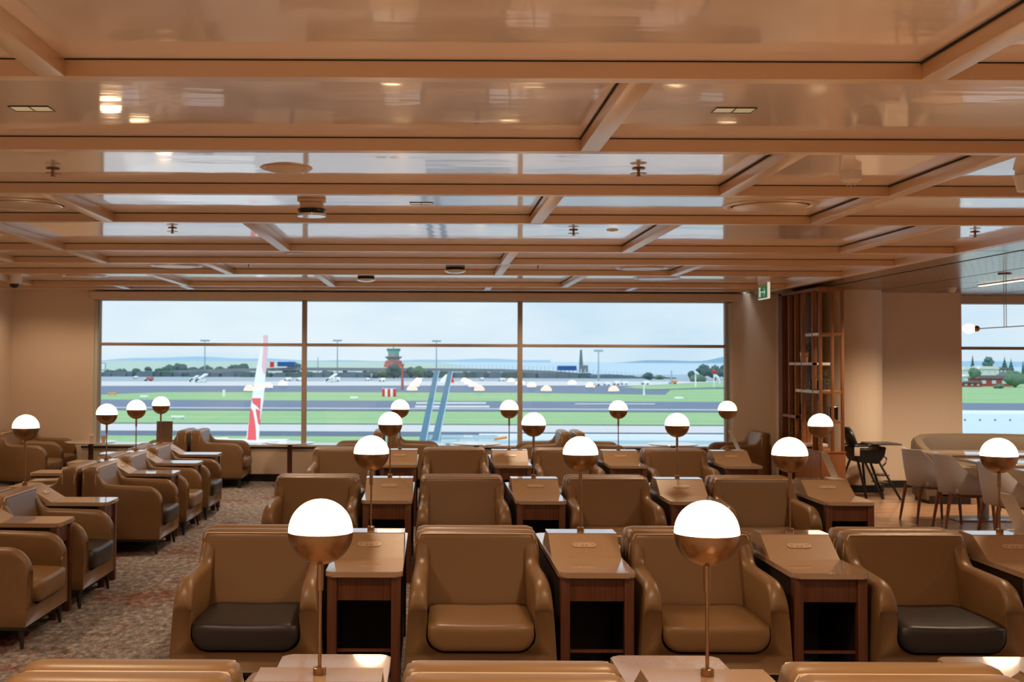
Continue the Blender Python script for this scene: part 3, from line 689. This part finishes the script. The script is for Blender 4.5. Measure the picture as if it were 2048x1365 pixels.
t = thing('flush_disc', 'small flush ceiling disc beside a sprinkler', 'ceiling disc', (1.371, 8.708, CZ)); cyl('plate', .045, .04, 0, -.008, M['white'], t); cyl('centre', .02, .018, -.008, -.012, M['white'], t)
t = thing('beam_detector', 'white ceiling detector with small prongs, right of centre', 'detector', (2.192, 5.99, CZ)); cyl('base', .052, .052, 0, -.045, M['white'], t); cyl('sensor', .050, .032, -.045, -.058, M['white'], t)
for a in range(5): 
    b = B(); an = a*2*PI/5; tube(b, [(.024*math.cos(an), .024*math.sin(an), -.056), (.02*math.cos(an), .02*math.sin(an), -.075)], .003, 6); obj('prong', b, M['white'], t)
t = thing('motion_sensor', 'box mounted dome sensor hanging left of centre', 'sensor', (-.745, 7.10, CZ)); box('bracket', (-.085, .085, -.05, .05, -.02, 0), M['beam'], t, .003); box('neck', (-.07, .07, -.04, .04, -.065, -.02), M['beam'], t, .003); cyl('dome', .09, .07, -.065, -.105, M['black'], t); cyl('dome_rim', .092, .088, -.095, -.11, M['sill'], t)
for x, y, l in ((.251, 12.3, 'dark based dome detector above the window centre'), (-.784, 13.7, 'dark based dome detector above the left mullion')):
    t = thing('dome_detector', l, 'detector', (x, y, CZ)); cyl('base', .10, .10, 0, -.03, M['darkgap'], t); b = B(); lathe(b, [(.115, -.03), (.11, -.045), (.07, -.06), (0, -.065)], 28); obj('dome', b, M['sill'], t, smooth=True)
t = thing('hanging_detector', 'round beige detector cut by the right frame edge', 'detector', (3.12, 6.0, CZ)); cyl('base', .06, .06, 0, -.02, M['white'], t); cyl('body', .07, .05, -.02, -.10, M['white'], t)
t = thing('dome_camera', 'small black dome camera on a white mount at the left wall', 'camera', (-5.05, 13.9, CZ)); cyl('mount', .09, .08, 0, -.09, M['white'], t); b = B(); lathe(b, [(.06, -.09), (.055, -.12), (.03, -.14), (0, -.145)], 24); obj('dome', b, M['black'], t, smooth='all')
def twin(x, y, l, w=.16):
    t = thing('twin_downlight', l, 'downlight', (x, y, CZ), 0, 'twin recessed downlights')
    b = B(); bx(b, -w/2, w/2, -.045, -.042, -.004, 0); bx(b, -w/2, w/2, .042, .045, -.004, 0); bx(b, -w/2, -w/2+.003, -.045, .045, -.004, 0); bx(b, w/2-.003, w/2, -.045, .045, -.004, 0); bx(b, -.002, .002, -.045, .045, -.004, 0); obj('rim', b, M['black'], t)
    for s in (-1, 1):
        b = B(); bx(b, s*w/4-w/4+.004, s*w/4+w/4-.004, -.04, .04, -.0022, -.0005); obj('reflector', b, M['led2'], t)
M['led2'] = mat('downlight_reflector', lin(150, 130, 80), .3, emit=(1, .75, .4, 1), es=.25)
twin(-1.597, 4.557, 'twin recessed downlight at the left frame edge'); twin(1.196, 4.534, 'twin recessed downlight right of centre'); twin(-.067, 7.28, 'small twin downlight above the centre left', .15); twin(-1.28, 10.73, 'distant twin downlight over the left window')
# exit sign
t = thing('exit_sign', 'hanging green exit sign with running figure and arrow', 'sign', (4.05, 14.0, 0))
box('hanger', (-.02, .02, -.2, .2, 2.70, CZ), M['white'], t); box('panel', (-.012, .012, -.2, .2, 2.665, 2.70), M['sill'], t); gp_ = box('face', (-.014, .014, -.2, .2, 2.515, 2.665), M['green'], t)
box('edge_strip', (-.016, .016, -.205, -.2, 2.51, 2.70), M['exitw'], t); box('edge_strip', (-.016, .016, -.2, .2, 2.505, 2.515), M['exitw'], t)
def glyph(polys, name):
    b = B()
    for pl in polys: prism(b, pl, 'x', -.0165, -.014)
    obj(name, b, M['exitw'], gp_)
glyph([[(.16, 2.53), (.16, 2.65), (.15, 2.65), (.15, 2.53)], [(.15, 2.65), (.15, 2.64), (.09, 2.64), (.09, 2.65)], [(.13, 2.615), (.13, 2.635), (.115, 2.635), (.115, 2.615)], [(.125, 2.61), (.10, 2.61), (.095, 2.575), (.12, 2.575)],
       [(.12, 2.578), (.145, 2.545), (.137, 2.54), (.108, 2.57)], [(.108, 2.575), (.09, 2.555), (.09, 2.53), (.098, 2.53), (.098, 2.55), (.118, 2.57)], [(.10, 2.61), (.075, 2.60), (.075, 2.593), (.10, 2.598)]], 'running_figure')
glyph([[(.05, 2.585), (.05, 2.597), (-.08, 2.597), (-.08, 2.585)], [(-.05, 2.63), (-.04, 2.64), (-.10, 2.591), (-.085, 2.591)], [(-.05, 2.552), (-.04, 2.542), (-.10, 2.591), (-.085, 2.591)]], 'arrow')

# ================================================================ OUTSIDE
G = -8.0
def ray(px, py):
    dx, dy = px-CX, py-CY
    u = dx*math.cos(R)+dy*math.sin(R); v = -dx*math.sin(R)+dy*math.cos(R)
    return Vector((u, F*math.cos(A)+v*math.sin(A), F*math.sin(A)-v*math.cos(A)))
def gnd(px, py, z=G):
    r = ray(px, py); r = r*((z-H)/r.z); return Vector((r.x, r.y, z))
def at(px, py, Y):
    r = ray(px, py); r = r*(Y/r.y); return Vector((r.x, r.y, H+r.z))
def SX(name, bm, m): return struct(name, bm, m)
def flat(name, pts, m, z, thick=.03):
    b = B(); prism(b, pts, 'z', z-thick, z); return struct(name, b, m)
BIG = 4000
b = B(); bx(b, -900, 1500, 19, 800, G-1, G); struct('ground_grass', b, M['grass'])
def band(name, y0, y1, m, dz, x0=-900, x1=1500):
    flat(name, [(x0, y0), (x1, y0), (x1, y1), (x0, y1)], m, G+dz)
yy = lambda py: gnd(863, py).y
band('road_near', yy(874), yy(864.5), M['asphaltd'], .03); band('taxiway', yy(864.5), yy(851), M['concrete'], .03); band('kerb_line', yy(851), yy(848.5), M['kerb'], .03)
band('runway', yy(823.5), yy(802.5), M['asphalt'], .03); band('runway_edge', yy(823.5), yy(822), M['kerb'], .05); band('runway_line', yy(819), yy(817.6), M['concrete'], .06)
band('apron_near', 19.5, 129, M['concrete'], .03); band('apron_joint', 60, 61, M['asphalt'], .05); band('apron_lane', 84, 96, M['apron'], .05)
# far taxiway with its bent edges
flat('asphalt_apron', [tuple(gnd(x, y).xy) for x, y in ((-200, 793), (190, 790), (330, 784.5), (600, 784.5), (1040, 786), (1330, 790), (1340, 781), (1250, 772), (900, 770), (-200, 770))], M['asphalt'], G+.05)
flat('concrete_apron', [tuple(gnd(x, y).xy) for x, y in ((-200, 773), (900, 772), (1290, 772), (1400, 766), (1470, 764), (1700, 764), (1700, 761), (-200, 762))], M['concrete'], G+.08)
flat('service_road', [tuple(gnd(x, y).xy) for x, y in ((-200, 763.5), (1440, 763.5), (1700, 760), (1700, 750), (-200, 750))], M['apron'], G+.10)
flat('grass_wedge', [tuple(gnd(x, y).xy) for x, y in ((1240, 776), (1330, 770.5), (1490, 766.5), (1560, 765), (1560, 776), (1400, 779), (1300, 779.5))], M['grass'], G+.12)
flat('taxi_strip', [tuple(gnd(x, y).xy) for x, y in ((1300, 780.5), (1420, 778.5), (1700, 776), (1700, 774), (1420, 775.6))], M['asphalt'], G+.14)
for (x0, x1, y0, y1) in ((832, 972, 805.7, 809), (830, 979, 812.6, 816.4), (1150, 1310, 808.3, 809.8)):
    flat('runway_marking', [tuple(gnd(x, y).xy) for x, y in ((x0, y1), (x1, y1), (x1, y0), (x0, y0))], M['concrete'], G+.09)
# sea, land and hills beyond
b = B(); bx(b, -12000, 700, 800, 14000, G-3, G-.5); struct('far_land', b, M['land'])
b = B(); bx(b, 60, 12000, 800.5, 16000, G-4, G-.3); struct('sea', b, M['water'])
def ridge(name, Y, pts, m, base=G-2):
    b = B(); n = len(pts); fr = []; bk = []
    P3 = [at(x, y, Y) for x, y in pts]
    top = [b.verts.new(p) for p in P3]; bot = [b.verts.new((p.x, Y-abs(p.z-base)*2-50, base)) for p in P3]; bac = [b.verts.new((p.x, Y+600, base)) for p in P3]
    for i in range(n-1):
        b.faces.new((bot[i], bot[i+1], top[i+1], top[i])); b.faces.new((top[i], top[i+1], bac[i+1], bac[i]))
    b.faces.new([bot[0], top[0], bac[0]]); b.faces.new([bot[-1], bac[-1], top[-1]])
    struct(name, b, m, smooth=True)
def wig(x0, x1, step, f): return [(x, f(x)) for x in range(x0, x1+1, step)]
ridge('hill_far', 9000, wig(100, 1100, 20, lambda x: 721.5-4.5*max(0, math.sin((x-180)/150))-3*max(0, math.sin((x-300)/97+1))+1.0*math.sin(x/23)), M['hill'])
ridge('hill_bay', 8000, wig(1120, 1500, 10, lambda x: 731-9*min(1, max(0, (x-1120)/170))+1.2*math.sin(x/31)-9*math.exp(-((x-1455)/34)**2)), M['hill_haze2'])
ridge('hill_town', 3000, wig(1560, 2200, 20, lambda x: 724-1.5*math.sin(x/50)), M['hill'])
# viaduct
t = thing('viaduct', 'long concrete road viaduct across the far side of the airfield', 'bridge')
deck = [(150, 752), (250, 747), (350, 741), (480, 737.5), (600, 735.5), (860, 737), (1000, 738.5), (1100, 742), (1200, 750), (1320, 758), (1420, 764)]
VY = 690
b = B(); secs = []
for x, y in deck:
    p = at(x, y, VY); q = at(x, y+6, VY); secs.append([(p.x, VY-6, q.z), (p.x, VY-6, p.z), (p.x, VY+6, p.z), (p.x, VY+6, q.z)])
loft(b, secs); obj('deck', b, M['viaduct'], t)
def dz(x):
    for (a, ya), (c, yc) in zip(deck, deck[1:]):
        if a <= x <= c: return ya+(yc-ya)*(x-a)/(c-a)
    return 764
for x in range(210, 1330, 40):
    p = at(x, dz(x)+6, VY)
    if p.z > G+1: box('pier', (p.x-1.2, p.x+1.2, VY-3, VY+3, G, p.z), M['viaduct'], t)
b = B()
for x in range(880, 1370, 8):
    p = at(x, dz(x), VY); q = at(x, dz(x)-9, VY); bx(b, p.x-.25, p.x+.25, VY-5.5, VY-5, p.z, q.z)
obj('fence_posts', b, M['palepanel'], t, kind='stuff')
t = thing('hedge_bank', 'dark belt of low buildings and shrubs beneath the viaduct', 'hedge')
rnd = random.Random(5)
for i in range(62):
    x = 195+i*20+rnd.uniform(-6, 6); p = at(x, 742.5+rnd.uniform(0, 3.5)+(max(0, x-1100)*.05), 655); 
    if p.z > G+.5:
        b = B(); hw_ = rnd.uniform(3, 5)
        prism(b, [(p.x-hw_, G), (p.x+hw_, G), (p.x+hw_, p.z-.6), (p.x+hw_*.7, p.z), (p.x-hw_*.6, p.z), (p.x-hw_, p.z-.9)], 'y', 644+(i%5)*2.1+i*.01, 660+(i%5)*2.1+i*.01)
        obj('shrub_block', b, M['undr_haze'] if rnd.random() < .7 else M['tree'], t)
# trees
def blob(b, c, r, seed, sq=.8):
    rn = random.Random(seed); res = bmesh.ops.create_icosphere(b, subdivisions=2, radius=1)
    for v in res['verts']:
        d = v.co.normalized(); k = 1+.22*math.sin(5*d.x+seed)+.18*math.sin(7*d.y+seed*2)+.15*rn.uniform(-1, 1)
        v.co = Vector((d.x*r*k, d.y*r*k, d.z*r*k*sq))+c
def tree(px, ptop, pbase, wpx, Y, label, m='tree', conic=False):
    a = at(px, ptop, Y); z0 = max(G, at(px, pbase, Y).z) ; hw = wpx/2*Y/F; hgt = a.z-z0
    t = thing('tree', label, 'tree', (a.x, Y, z0), 0)
    b = B(); rn = random.Random(int(px*13))
    if conic:
        for i in range(6):
            q = i/5; lathe(b, [(0, hgt*(.25+.6*q+.16)), (hw*(1-q)*.9+.3, hgt*(.12+.68*q)), (0, hgt*(.16+.7*q))], 9)
    else:
        for i in range(7):
            u = rn.uniform(-.6, .6); r = hw*rn.uniform(.38, .55)
            blob(b, Vector((u*hw, rn.uniform(-.3, .3)*hw, max(r*.5, hgt-r*.8-abs(u)*hgt*.45))), r, i+px)
        blob(b, Vector((0, 0, hgt*.5)), min(hw*.8, hgt*.55), px+9)
    obj('crown', b, M[m], t, smooth='all')
    b = B(); tube(b, [(0, 0, 0), (0, 0, hgt*.45)], hw*.06+.1, 6); obj('trunk', b, M['woodd'], t)
TL = 'dark tree beyond the runway, %s'
for i, (px, pt, w_) in enumerate(((222, 741, 24), (246, 739, 26), (272, 737, 18), (296, 733, 14), (318, 736, 16), (338, 730, 26), (360, 727, 30), (386, 733, 22), (412, 731, 26), (440, 733, 26), (468, 728, 24), (486, 726, 22))):
    tree(px, pt, 756, w_*1.15, 740+(i%3)*26, 'dark tree, %s from the left in the clump behind the viaduct' % ['first', 'second', 'third', 'fourth', 'fifth', 'sixth', 'seventh', 'eighth', 'ninth', 'tenth', 'eleventh', 'twelfth'][i])
for px, pt, w_, l in ((585, 722, 34, 'dark tree behind the blue billboard on the left'), (742, 742, 34, 'low tree left of the control tower'), (768, 739, 36, 'tree at the left foot of the control tower'), (788, 728, 34, 'dark tree in front of the control tower'), (822, 734, 26, 'tree right of the control tower mast'), (838, 732, 28, 'taller tree right of the control tower'), (858, 740, 18, 'small dark tree by the leaning steel bars')):
    tree(px, pt, 758, w_, {585: 730, 742: 630, 768: 642, 788: 622, 822: 640, 838: 622, 858: 642}[px], l, 'tree2' if px in (838, 768) else 'tree')
for px, pt, w_, l, m in ((1297, 745, 24, 'round dark tree below the viaduct end', 'tree'), (1318, 750, 18, 'small round tree right of the viaduct end', 'tree2'), (1384, 741, 18, 'narrow tree left of the big right clump', 'tree'), (1396, 749, 40, 'light green bush before the right clump', 'tree2'),
                         (1408, 729, 32, 'tall dark tree at the left of the right clump', 'tree'), (1430, 731, 34, 'tall dark tree in the middle of the right clump', 'tree'), (1452, 729, 34, 'tall dark tree at the right of the right clump', 'tree'), (1478, 727, 36, 'tall dark tree at the window edge', 'tree')):
    tree(px, pt, 768, w_, {1297: 600, 1318: 625, 1384: 600, 1396: 560, 1408: 625, 1430: 590, 1452: 625, 1478: 590}[px], l, m)
# control tower
Y = 950; c = at(787, 730, Y); s = Y/F
t = thing('control_tower', 'airport control tower with flared glazed cab and gallery', 'tower', (c.x, Y, G))
def zz(py): return at(787, py, Y).z-G
b = B(); lathe(b, [(0, 0), (12*s, 0), (12*s, zz(717)), (0, zz(717))], 12); obj('shaft', b, M['tower'], t)
b = B(); lathe(b, [(0, zz(719)), (12*s, zz(719)), (17*s, zz(715)), (17*s, zz(713.5)), (0, zz(713.5))], 16); obj('gallery', b, M['towerd'], t)
b = B(); lathe(b, [(0, zz(713.5)), (11*s, zz(713.5)), (11*s, zz(706.5)), (0, zz(706.5))], 12); obj('drum', b, M['tower'], t)
b = B(); lathe(b, [(0, zz(707)), (10.5*s, zz(707)), (13*s, zz(702)), (0, zz(702))], 12); obj('cab_glass', b, M['teal'], t)
b = B(); lathe(b, [(0, zz(702)), (13.5*s, zz(702)), (14*s, zz(699)), (13*s, zz(697.5)), (0, zz(697.5))], 12); obj('roof', b, M['towerd'], t)
b = B(); tube(b, [(0, 0, zz(698)), (0, 0, zz(690))], .3, 6); obj('antenna', b, M['towerd'], t)
b = B(); lathe(b, [(0, G*0+zz(735)), (20*s, zz(735)), (16*s, zz(722)), (0, zz(722))], 4); obj('annex', b, M['brickred'], t)
def boxpx(name, x0, y0, x1, y1, Y, dpt, m, label, cat, top=None):
    a = at(x0, y0, Y); d = at(x1, y1, Y); z0 = d.z
    t = thing(name, label, cat, ((a.x+d.x)/2, Y, z0)); hw = abs(d.x-a.x)/2; h = a.z-z0
    box('body', (-hw, hw, -dpt/2, dpt/2, 0, h), m, t, min(hw, h)*.06)
    if top: box(top[0], (-hw*.96, hw*.96, -dpt/2-.1, -dpt/2, h*.1, h*.9), top[1], t)
    return t, hw, h
boxpx('billboard', 555, 724, 589, 733.5, 682, 1.5, M['blue'], 'long navy billboard on the viaduct, left', 'billboard', ('face', M['blue']))
boxpx('billboard', 1115, 732, 1153, 741.5, 682, 1.5, M['blue'], 'bright blue billboard on the viaduct, right', 'billboard', ('face', M['blue']))
boxpx('billboard', 188, 726, 211, 741, 700, 1.5, M['cyan'], 'cyan and white billboard at the left window edge', 'billboard', ('face', M['white_paint']))
boxpx('tail_fin', 540, 724, 548, 735, 682, 1, M['red'], 'small red tail fin left of the navy billboard', 'tail fin', ('stripe', M['red']))
boxpx('lift_tower', 1159, 731, 1175, 745, 701, 5, M['viaduct'], 'grey concrete block on the viaduct beside the mast', 'building', ('face', M['viaduct']))
def pole(px, ptop, pbase, Y, label, head=9, r=.45, m='pole', name='light_mast', cat='mast'):
    a = at(px, ptop, Y); z0 = max(G, at(px, pbase, Y).z); t = thing(name, label, cat, (a.x, Y, z0)); h = a.z-z0
    b = B(); tube(b, [(0, 0, 0), (0, 0, h)], r, 8, r*.5); obj('shaft', b, M[m], t)
    if head:
        hw = head*Y/F; b = B(); bx(b, -hw, hw, -.4, .4, h-1, h); obj('lamp_bar', b, M[m], t)
for a_ in ((410, 680, 762, 700, 'tall light mast left of the winglet'), (675, 680, 762, 700, 'tall light mast above the boarding stairs'), (873, 681, 756, 700, 'tall light mast behind the leaning steel bars'), (1197, 700, 768, 560, 'light mast right of the blue billboard'), (636, 715, 752, 720, 'thin short mast left of the stairs mast', 0),
           (743, 748, 765, 560, 'short lamp post left of the control tower', 2), (1343, 742, 770, 500, 'thin post among the trees on the right', 0)):
    pole(*a_)
pole(1162, 700, 731, 701, 'lattice mast standing on the concrete block', 0, 1.2, 'towerd')
pole(805, 728, 782, 380, 'red and white slim approach mast before the tower', 3, .5, 'brickred')
pole(1288, 770, 791, 320, 'white marker post with red top on the right grass', 1, .3, 'white_paint', 'marker_post', 'post')
pole(1391, 742, 774, 430, 'striped white marker mast near the right trees', 1.5, .35, 'white_paint', 'marker_post', 'post')
pole(448, 780, 793, 300, 'short white marker post on the left grass', 2, .4, 'white_paint', 'marker_post', 'post')
# windsock
p = at(1428, 744, 430); t = thing('windsock', 'windsock on a red topped mast before the right trees', 'windsock', (p.x, 430, G)); h = p.z-G
b = B(); tube(b, [(0, 0, 0), (0, 0, h)], .25, 8); obj('mast', b, M['white_paint'], t); b = B(); bmesh.ops.create_icosphere(b, subdivisions=2, radius=.8); bmesh.ops.translate(b, verts=b.verts[:], vec=(0, 0, h)); obj('red_light', b, M['red'], t)
b = B(); tube(b, [(0.3, 0, h-1.5), (1.4, 0, h-2.2), (2.0, 0, h-4.4)], .8, 10, .4); obj('sock', b, M['white_paint'], t, smooth=True)
# boarding stairs
def stairs(px, py, flip, label, sc=1):
    p = gnd(px, py); t = thing('boarding_stairs', label, 'boarding stairs', (p.x, p.y, G)); u = p.y/F*sc
    s_ = -1 if flip else 1
    b = B(); prism(b, [(-14*u*s_, 0), (-10*u*s_, 0), (14*u*s_, 15*u), (14*u*s_, 18*u), (10*u*s_, 18*u)], 'y', -2, 2); obj('stair_flight', b, M['white_paint'], t)
    for x in (4, 12): b = B(); tube(b, [(x*u*s_, -1.5, 0), (x*u*s_, -1.5, (x+6)*.8*u)], .25, 6); obj('strut', b, M['pole'], t)
    b = B(); bx(b, -8*u, 14*u, -2, 2, .4, 1.6); obj('chassis', b, M['palepanel'], t)
stairs(400, 765.5, False, 'pair of white mobile boarding stairs, right hand one'); stairs(386, 764.8, False, 'covered white boarding stairs on the left apron', .75); stairs(660, 765, False, 'white boarding stairs below the second light mast'); stairs(190, 765, True, 'white boarding stairs cut by the left window frame', .7)
def truck(px, py, wpx, label, m='white_paint', name='truck'):
    p = gnd(px, py); u = p.y/F; t = thing(name, label, 'vehicle', (p.x, p.y, G)); hw = wpx/2*u; h = hw*1.0 if wpx < 14 else hw*.7
    box('cargo_body', (-hw*.4, hw, -1.2, 1.2, h*.3, h*1.3), M[m], t, h*.08); box('cab', (-hw, -hw*.42, -1.1, 1.1, h*.3, h*1.0), M['palepanel'], t, h*.08)
    for x in (-.6, .55): b = B(); r_ = h*.28; lathe(b, [(0, -1.25), (r_, -1.25), (r_, 1.25), (0, 1.25)], 12); bmesh.ops.rotate(b, verts=b.verts[:], cent=(0, 0, 0), matrix=Matrix.Rotation(PI/2, 3, 'X')); bmesh.ops.translate(b, verts=b.verts[:], vec=(x*hw, 0, r_)); obj('wheel', b, M['black'], t)
for a_ in ((297, 763, 18, 'white and red service truck on the far left apron', 'brickred'), (271, 758, 8, 'small white van on the far left apron'), (575, 762.5, 16, 'white truck left of the first mullion'), (600, 762.5, 16, 'white truck hidden partly by the first mullion'), (735, 762, 9, 'white van left of the control tower'), (764, 764, 12, 'dark grey car left of the control tower'), (670, 764, 20, 'low white vehicle beside the boarding stairs'),
           (963, 761.5, 9, 'small white van right of the leaning steel bars'), (1003, 763, 14, 'white vehicle left of the second mullion'), (1192, 772, 17, 'leftmost of the white tankers on the right apron'), (1213, 771.5, 14, 'second white tanker on the right apron'), (1232, 771, 13, 'third white tanker on the right apron'), (1248, 770, 15, 'rightmost white tanker of the apron row'), (1290, 770, 17, 'white cabin truck right of the tankers'), (1345, 768.5, 16, 'orange white vehicle before the right trees', 'orange'), (843, 761.5, 8, 'small pale vehicle right of the control tower')):
    truck(*a_)
# aircraft tail in the distance
p = gnd(893, 766); t = thing('parked_aircraft', 'white aircraft tail with red tip behind the steel bars', 'aircraft', (p.x, p.y, G)); u = p.y/F
b = B(); prism(b, [(-12*u, 0), (-12*u, 6*u), (-1*u, 17*u), (3*u, 17*u), (5*u, 0)], 'y', -.6, .6); obj('fin', b, M['white_paint'], t); b = B(); prism(b, [(5.2*u, 0), (4*u, 18*u), (10*u, 18*u), (16*u, 0)], 'y', -.8, .8); obj('rudder', b, M['red'], t)
# grass signs
for i, (x0, x1, y, m, l) in enumerate(((280, 297, 795.5, 'white_paint', 'white sign board on the upper left grass'), (342, 369, 837, 'white_paint', 'white sign board on the lower left grass'), (700, 716, 798, 'white_paint', 'white sign board right of the first mullion'), (1349, 1366, 798.5, 'white_paint', 'white sign board on the right grass'), (217, 233, 789.5, 'orange', 'orange sign board at the left grass edge'))):
    a = gnd(x0, y+2); d = gnd(x1, y+2); t = thing('airfield_sign', l, 'sign', ((a.x+d.x)/2, a.y, G)); hw = (d.x-a.x)/2; hh = 4.2*a.y/F
    box('panel', (-hw, hw, -.15, .15, .25, .25+hh), M[m], t, .05)
    for q in (-.7, .7): box('foot', (q*hw-.1, q*hw+.1, -.2, .2, 0, .27), M['pole'], t)
a = gnd(765, 793.5); u = a.y/F; t = thing('checkered_hut', 'red and white striped equipment hut on the grass', 'hut', (gnd(778.5, 793.5).x, a.y, G))
for i in range(5): box('stripe_panel', ((-13.5+i*5.4)*u, (-13.5+(i+1)*5.4)*u-.02, -2, 2, 0, 15.5*u), M['red'] if i % 2 == 0 else M['white_paint'], t, .05)
box('roof', (-13.5*u, 13.5*u, -2, 2, 15.5*u, 15.9*u), M['palepanel'], t)
# winglet and wing tip at the stand below
WYW = 32
t = thing('winglet', 'red and white aircraft winglet rising outside the window', 'winglet', (0, 0, 0))
def wl(pts, th, name, m, y=WYW):
    P3 = [at(x, yq, WYW) for x, yq in pts]; b = B(); prism(b, [(p.x, p.z) for p in P3], 'y', y-th/2, y+th/2); return obj(name, b, M[m], t)
wl([(527, 671.5), (534, 671), (536, 684), (534, 720), (531, 752), (527, 800), (520, 842), (517, 884), (492, 884), (497, 850), (504, 800), (511, 752), (520, 705)], .10, 'winglet_blade', 'white_paint')
wl([(527, 671), (534.5, 671), (535.5, 684), (534, 712), (531.5, 748), (528, 748), (524, 735), (527, 700)], .13, 'pink_tip', 'pink')
wl([(504, 797), (522, 797), (521, 820), (514, 812), (506, 806)], .13, 'red_band', 'wred')
wl([(501, 815), (506, 822), (510, 842), (512, 860), (513, 884), (495, 884)], .13, 'red_lower', 'wred')
wl([(512, 818), (521, 822), (520, 850), (517, 848), (514, 832)], .13, 'red_edge', 'wred')
t = thing('aircraft_wing', 'white aircraft wing surface just below the window sill', 'wing', (0, 0, 0))
pa = [at(x, y, WYW) for x, y in ((440, 876), (560, 884))]
b = B(); secs = []
for x, th in ((pa[0].x-1.2, .35), (pa[0].x+.3, .30), (pa[1].x-.5, .2), (pa[1].x+.1, .1)):
    secs.append([(x, 26, -.55-.3), (x, 27.5, -.50+th*.1), (x, 31, -.52+th*.3), (x, 33.2, -.53), (x, 33.4, -.6), (x, 28, -.9)])
loft(b, secs); obj('wing_panel', b, M['white_paint'], t, smooth=True)
b = B(); tube(b, [(pa[0].x-1, 30, -.48), (pa[0].x+.5, 30.4, -.46)], .16, 10); obj('flap_fairing', b, M['white_paint'], t, smooth=True)
# leaning steel bars and roof plant
AY = 27
t = thing('steel_frame', 'pair of leaning blue grey steel bars on the roof outside', 'steel frame')
for (x1, x0, yt, yb) in ((873, 843, 742, 892), (900, 869, 744, 886)):
    a = at(x1, yt, AY); d = at(x0, yb, AY)
    b = B(); prism(b, [(d.x-.08, d.z), (d.x+.07, d.z), (a.x+.05, a.z), (a.x-.05, a.z)], 'y', AY-.12, AY+.1); br = obj('bar', b, M['steelb'], t)
    b = B(); prism(b, [(d.x+.071, d.z), (d.x+.10, d.z), (a.x+.07, a.z), (a.x+.051, a.z)], 'y', AY-.14, AY+.1); obj('bar_flange', b, M['palepanel'], br)
a = at(844, 875, AY); box('cross_rail', (a.x, a.x+.45, AY-.08, AY+.08, a.z-.02, a.z+.05), M['palepanel'], t)
t = thing('roof_plant', 'grey panelled roof plant deck beyond the sill', 'roof plant'); q0 = at(850, 876, AY); q1 = at(1003, 889, AY)
box('deck', (q0.x, q1.x, AY-3, AY+2, q1.z-.2, q0.z-.06), M['greyroof'], t)
for i in range(4):
    x = q0.x+.35+i*.39; box('panel', (x, x+.33, AY-3.05, AY-3.0, at(0, 888, AY-3).z, at(0, 876, AY-3).z), M['palepanel'], t, .01)
    box('cover', (x, x+.3, AY-2.6, AY-1.2, q0.z-.06, q0.z-.03), M['greyroof'], t, .01)
p = at(988, 879, AY-1); q = at(1014, 875, AY-1); b = B(); tube(b, [p, q], .03, 8); obj('rail', b, M['orange'], t)
RY = 42
a = at(958, 869, RY)
b = B(); bx(b, a.x+.3, 13, RY-12, RY, a.z-.3, a.z-.18); struct('roof_bridge', b, M['greyroof'])
b = B(); prism(b, [(RY-.3, a.z-.2), (RY, a.z-.2), (RY, a.z+.02), (RY-.3, a.z+.02)], 'x', a.x, 13); struct('roof_parapet', b, M['white_paint'])
b = B(); bx(b, -6, 10.4, 17.3, 21, -.6, -.45); struct('roof_ledge', b, M['greyroof'])
# dining side: pale riveted roof, houses and pines
b = B(); bx(b, 8.6, 45, 17.6, 30, .1, .43); struct('roof_dining', b, M['palepanel'])
b = B(); bx(b, 8.6, 45, 29.7, 30, .43, .50); struct('roof_dining_parapet', b, M['white_paint'])
rv = bpy.data.objects['roof_dining']
for i in range(24): box('rivet', (10+i*.34, 10.03+i*.34, 26, 26.04, .43, .47), M['viaduct'], rv)
def house(x0, x1, pt, pb, Y, m, l, roofm='roofd'):
    a = at(x0, pt, Y); d = at(x1, pb, Y); z0 = max(G, d.z); t = thing('house', l, 'house', ((a.x+d.x)/2, Y, z0)); hw = (d.x-a.x)/2; h = a.z-z0
    box('wall', (-hw, hw, -4, 4, 0, h*.72), M[m], t)
    b = B(); prism(b, [(-hw*1.06, h*.72), (hw*1.06, h*.72), (hw*.8, h), (-hw*.8, h)], 'y', -4.5, 4.5); obj('roof', b, M[roofm], t)
    for i in range(3):
        x = -hw*.6+i*hw*.6; f_ = box('window', (x-hw*.12, x+hw*.12, -4.1, -4, h*.25, h*.55), M['palepanel'], t)
for a_ in ((1918, 1948, 734, 756, 560, 'bldg', 'white flat house at the left of the dining window', 'bldg'), (1950, 1990, 733, 752, 560, 'bldg', 'two storey cream house below the pines', 'bldg'), (1990, 2015, 735, 748, 600, 'viaduct', 'grey roofed house right of the cream one'), (1920, 1975, 750, 762, 520, 'palepanel', 'long pale roofed house on the left', 'bldg'),
           (1945, 2012, 751, 776, 480, 'redbrick', 'red brick house with dark hipped roof'), (1915, 1955, 763, 778, 470, 'redbrick', 'low brick house with pale garage doors'), (2000, 2060, 748, 770, 540, 'brickred', 'pink rendered house at the frame edge')):
    house(*a_)
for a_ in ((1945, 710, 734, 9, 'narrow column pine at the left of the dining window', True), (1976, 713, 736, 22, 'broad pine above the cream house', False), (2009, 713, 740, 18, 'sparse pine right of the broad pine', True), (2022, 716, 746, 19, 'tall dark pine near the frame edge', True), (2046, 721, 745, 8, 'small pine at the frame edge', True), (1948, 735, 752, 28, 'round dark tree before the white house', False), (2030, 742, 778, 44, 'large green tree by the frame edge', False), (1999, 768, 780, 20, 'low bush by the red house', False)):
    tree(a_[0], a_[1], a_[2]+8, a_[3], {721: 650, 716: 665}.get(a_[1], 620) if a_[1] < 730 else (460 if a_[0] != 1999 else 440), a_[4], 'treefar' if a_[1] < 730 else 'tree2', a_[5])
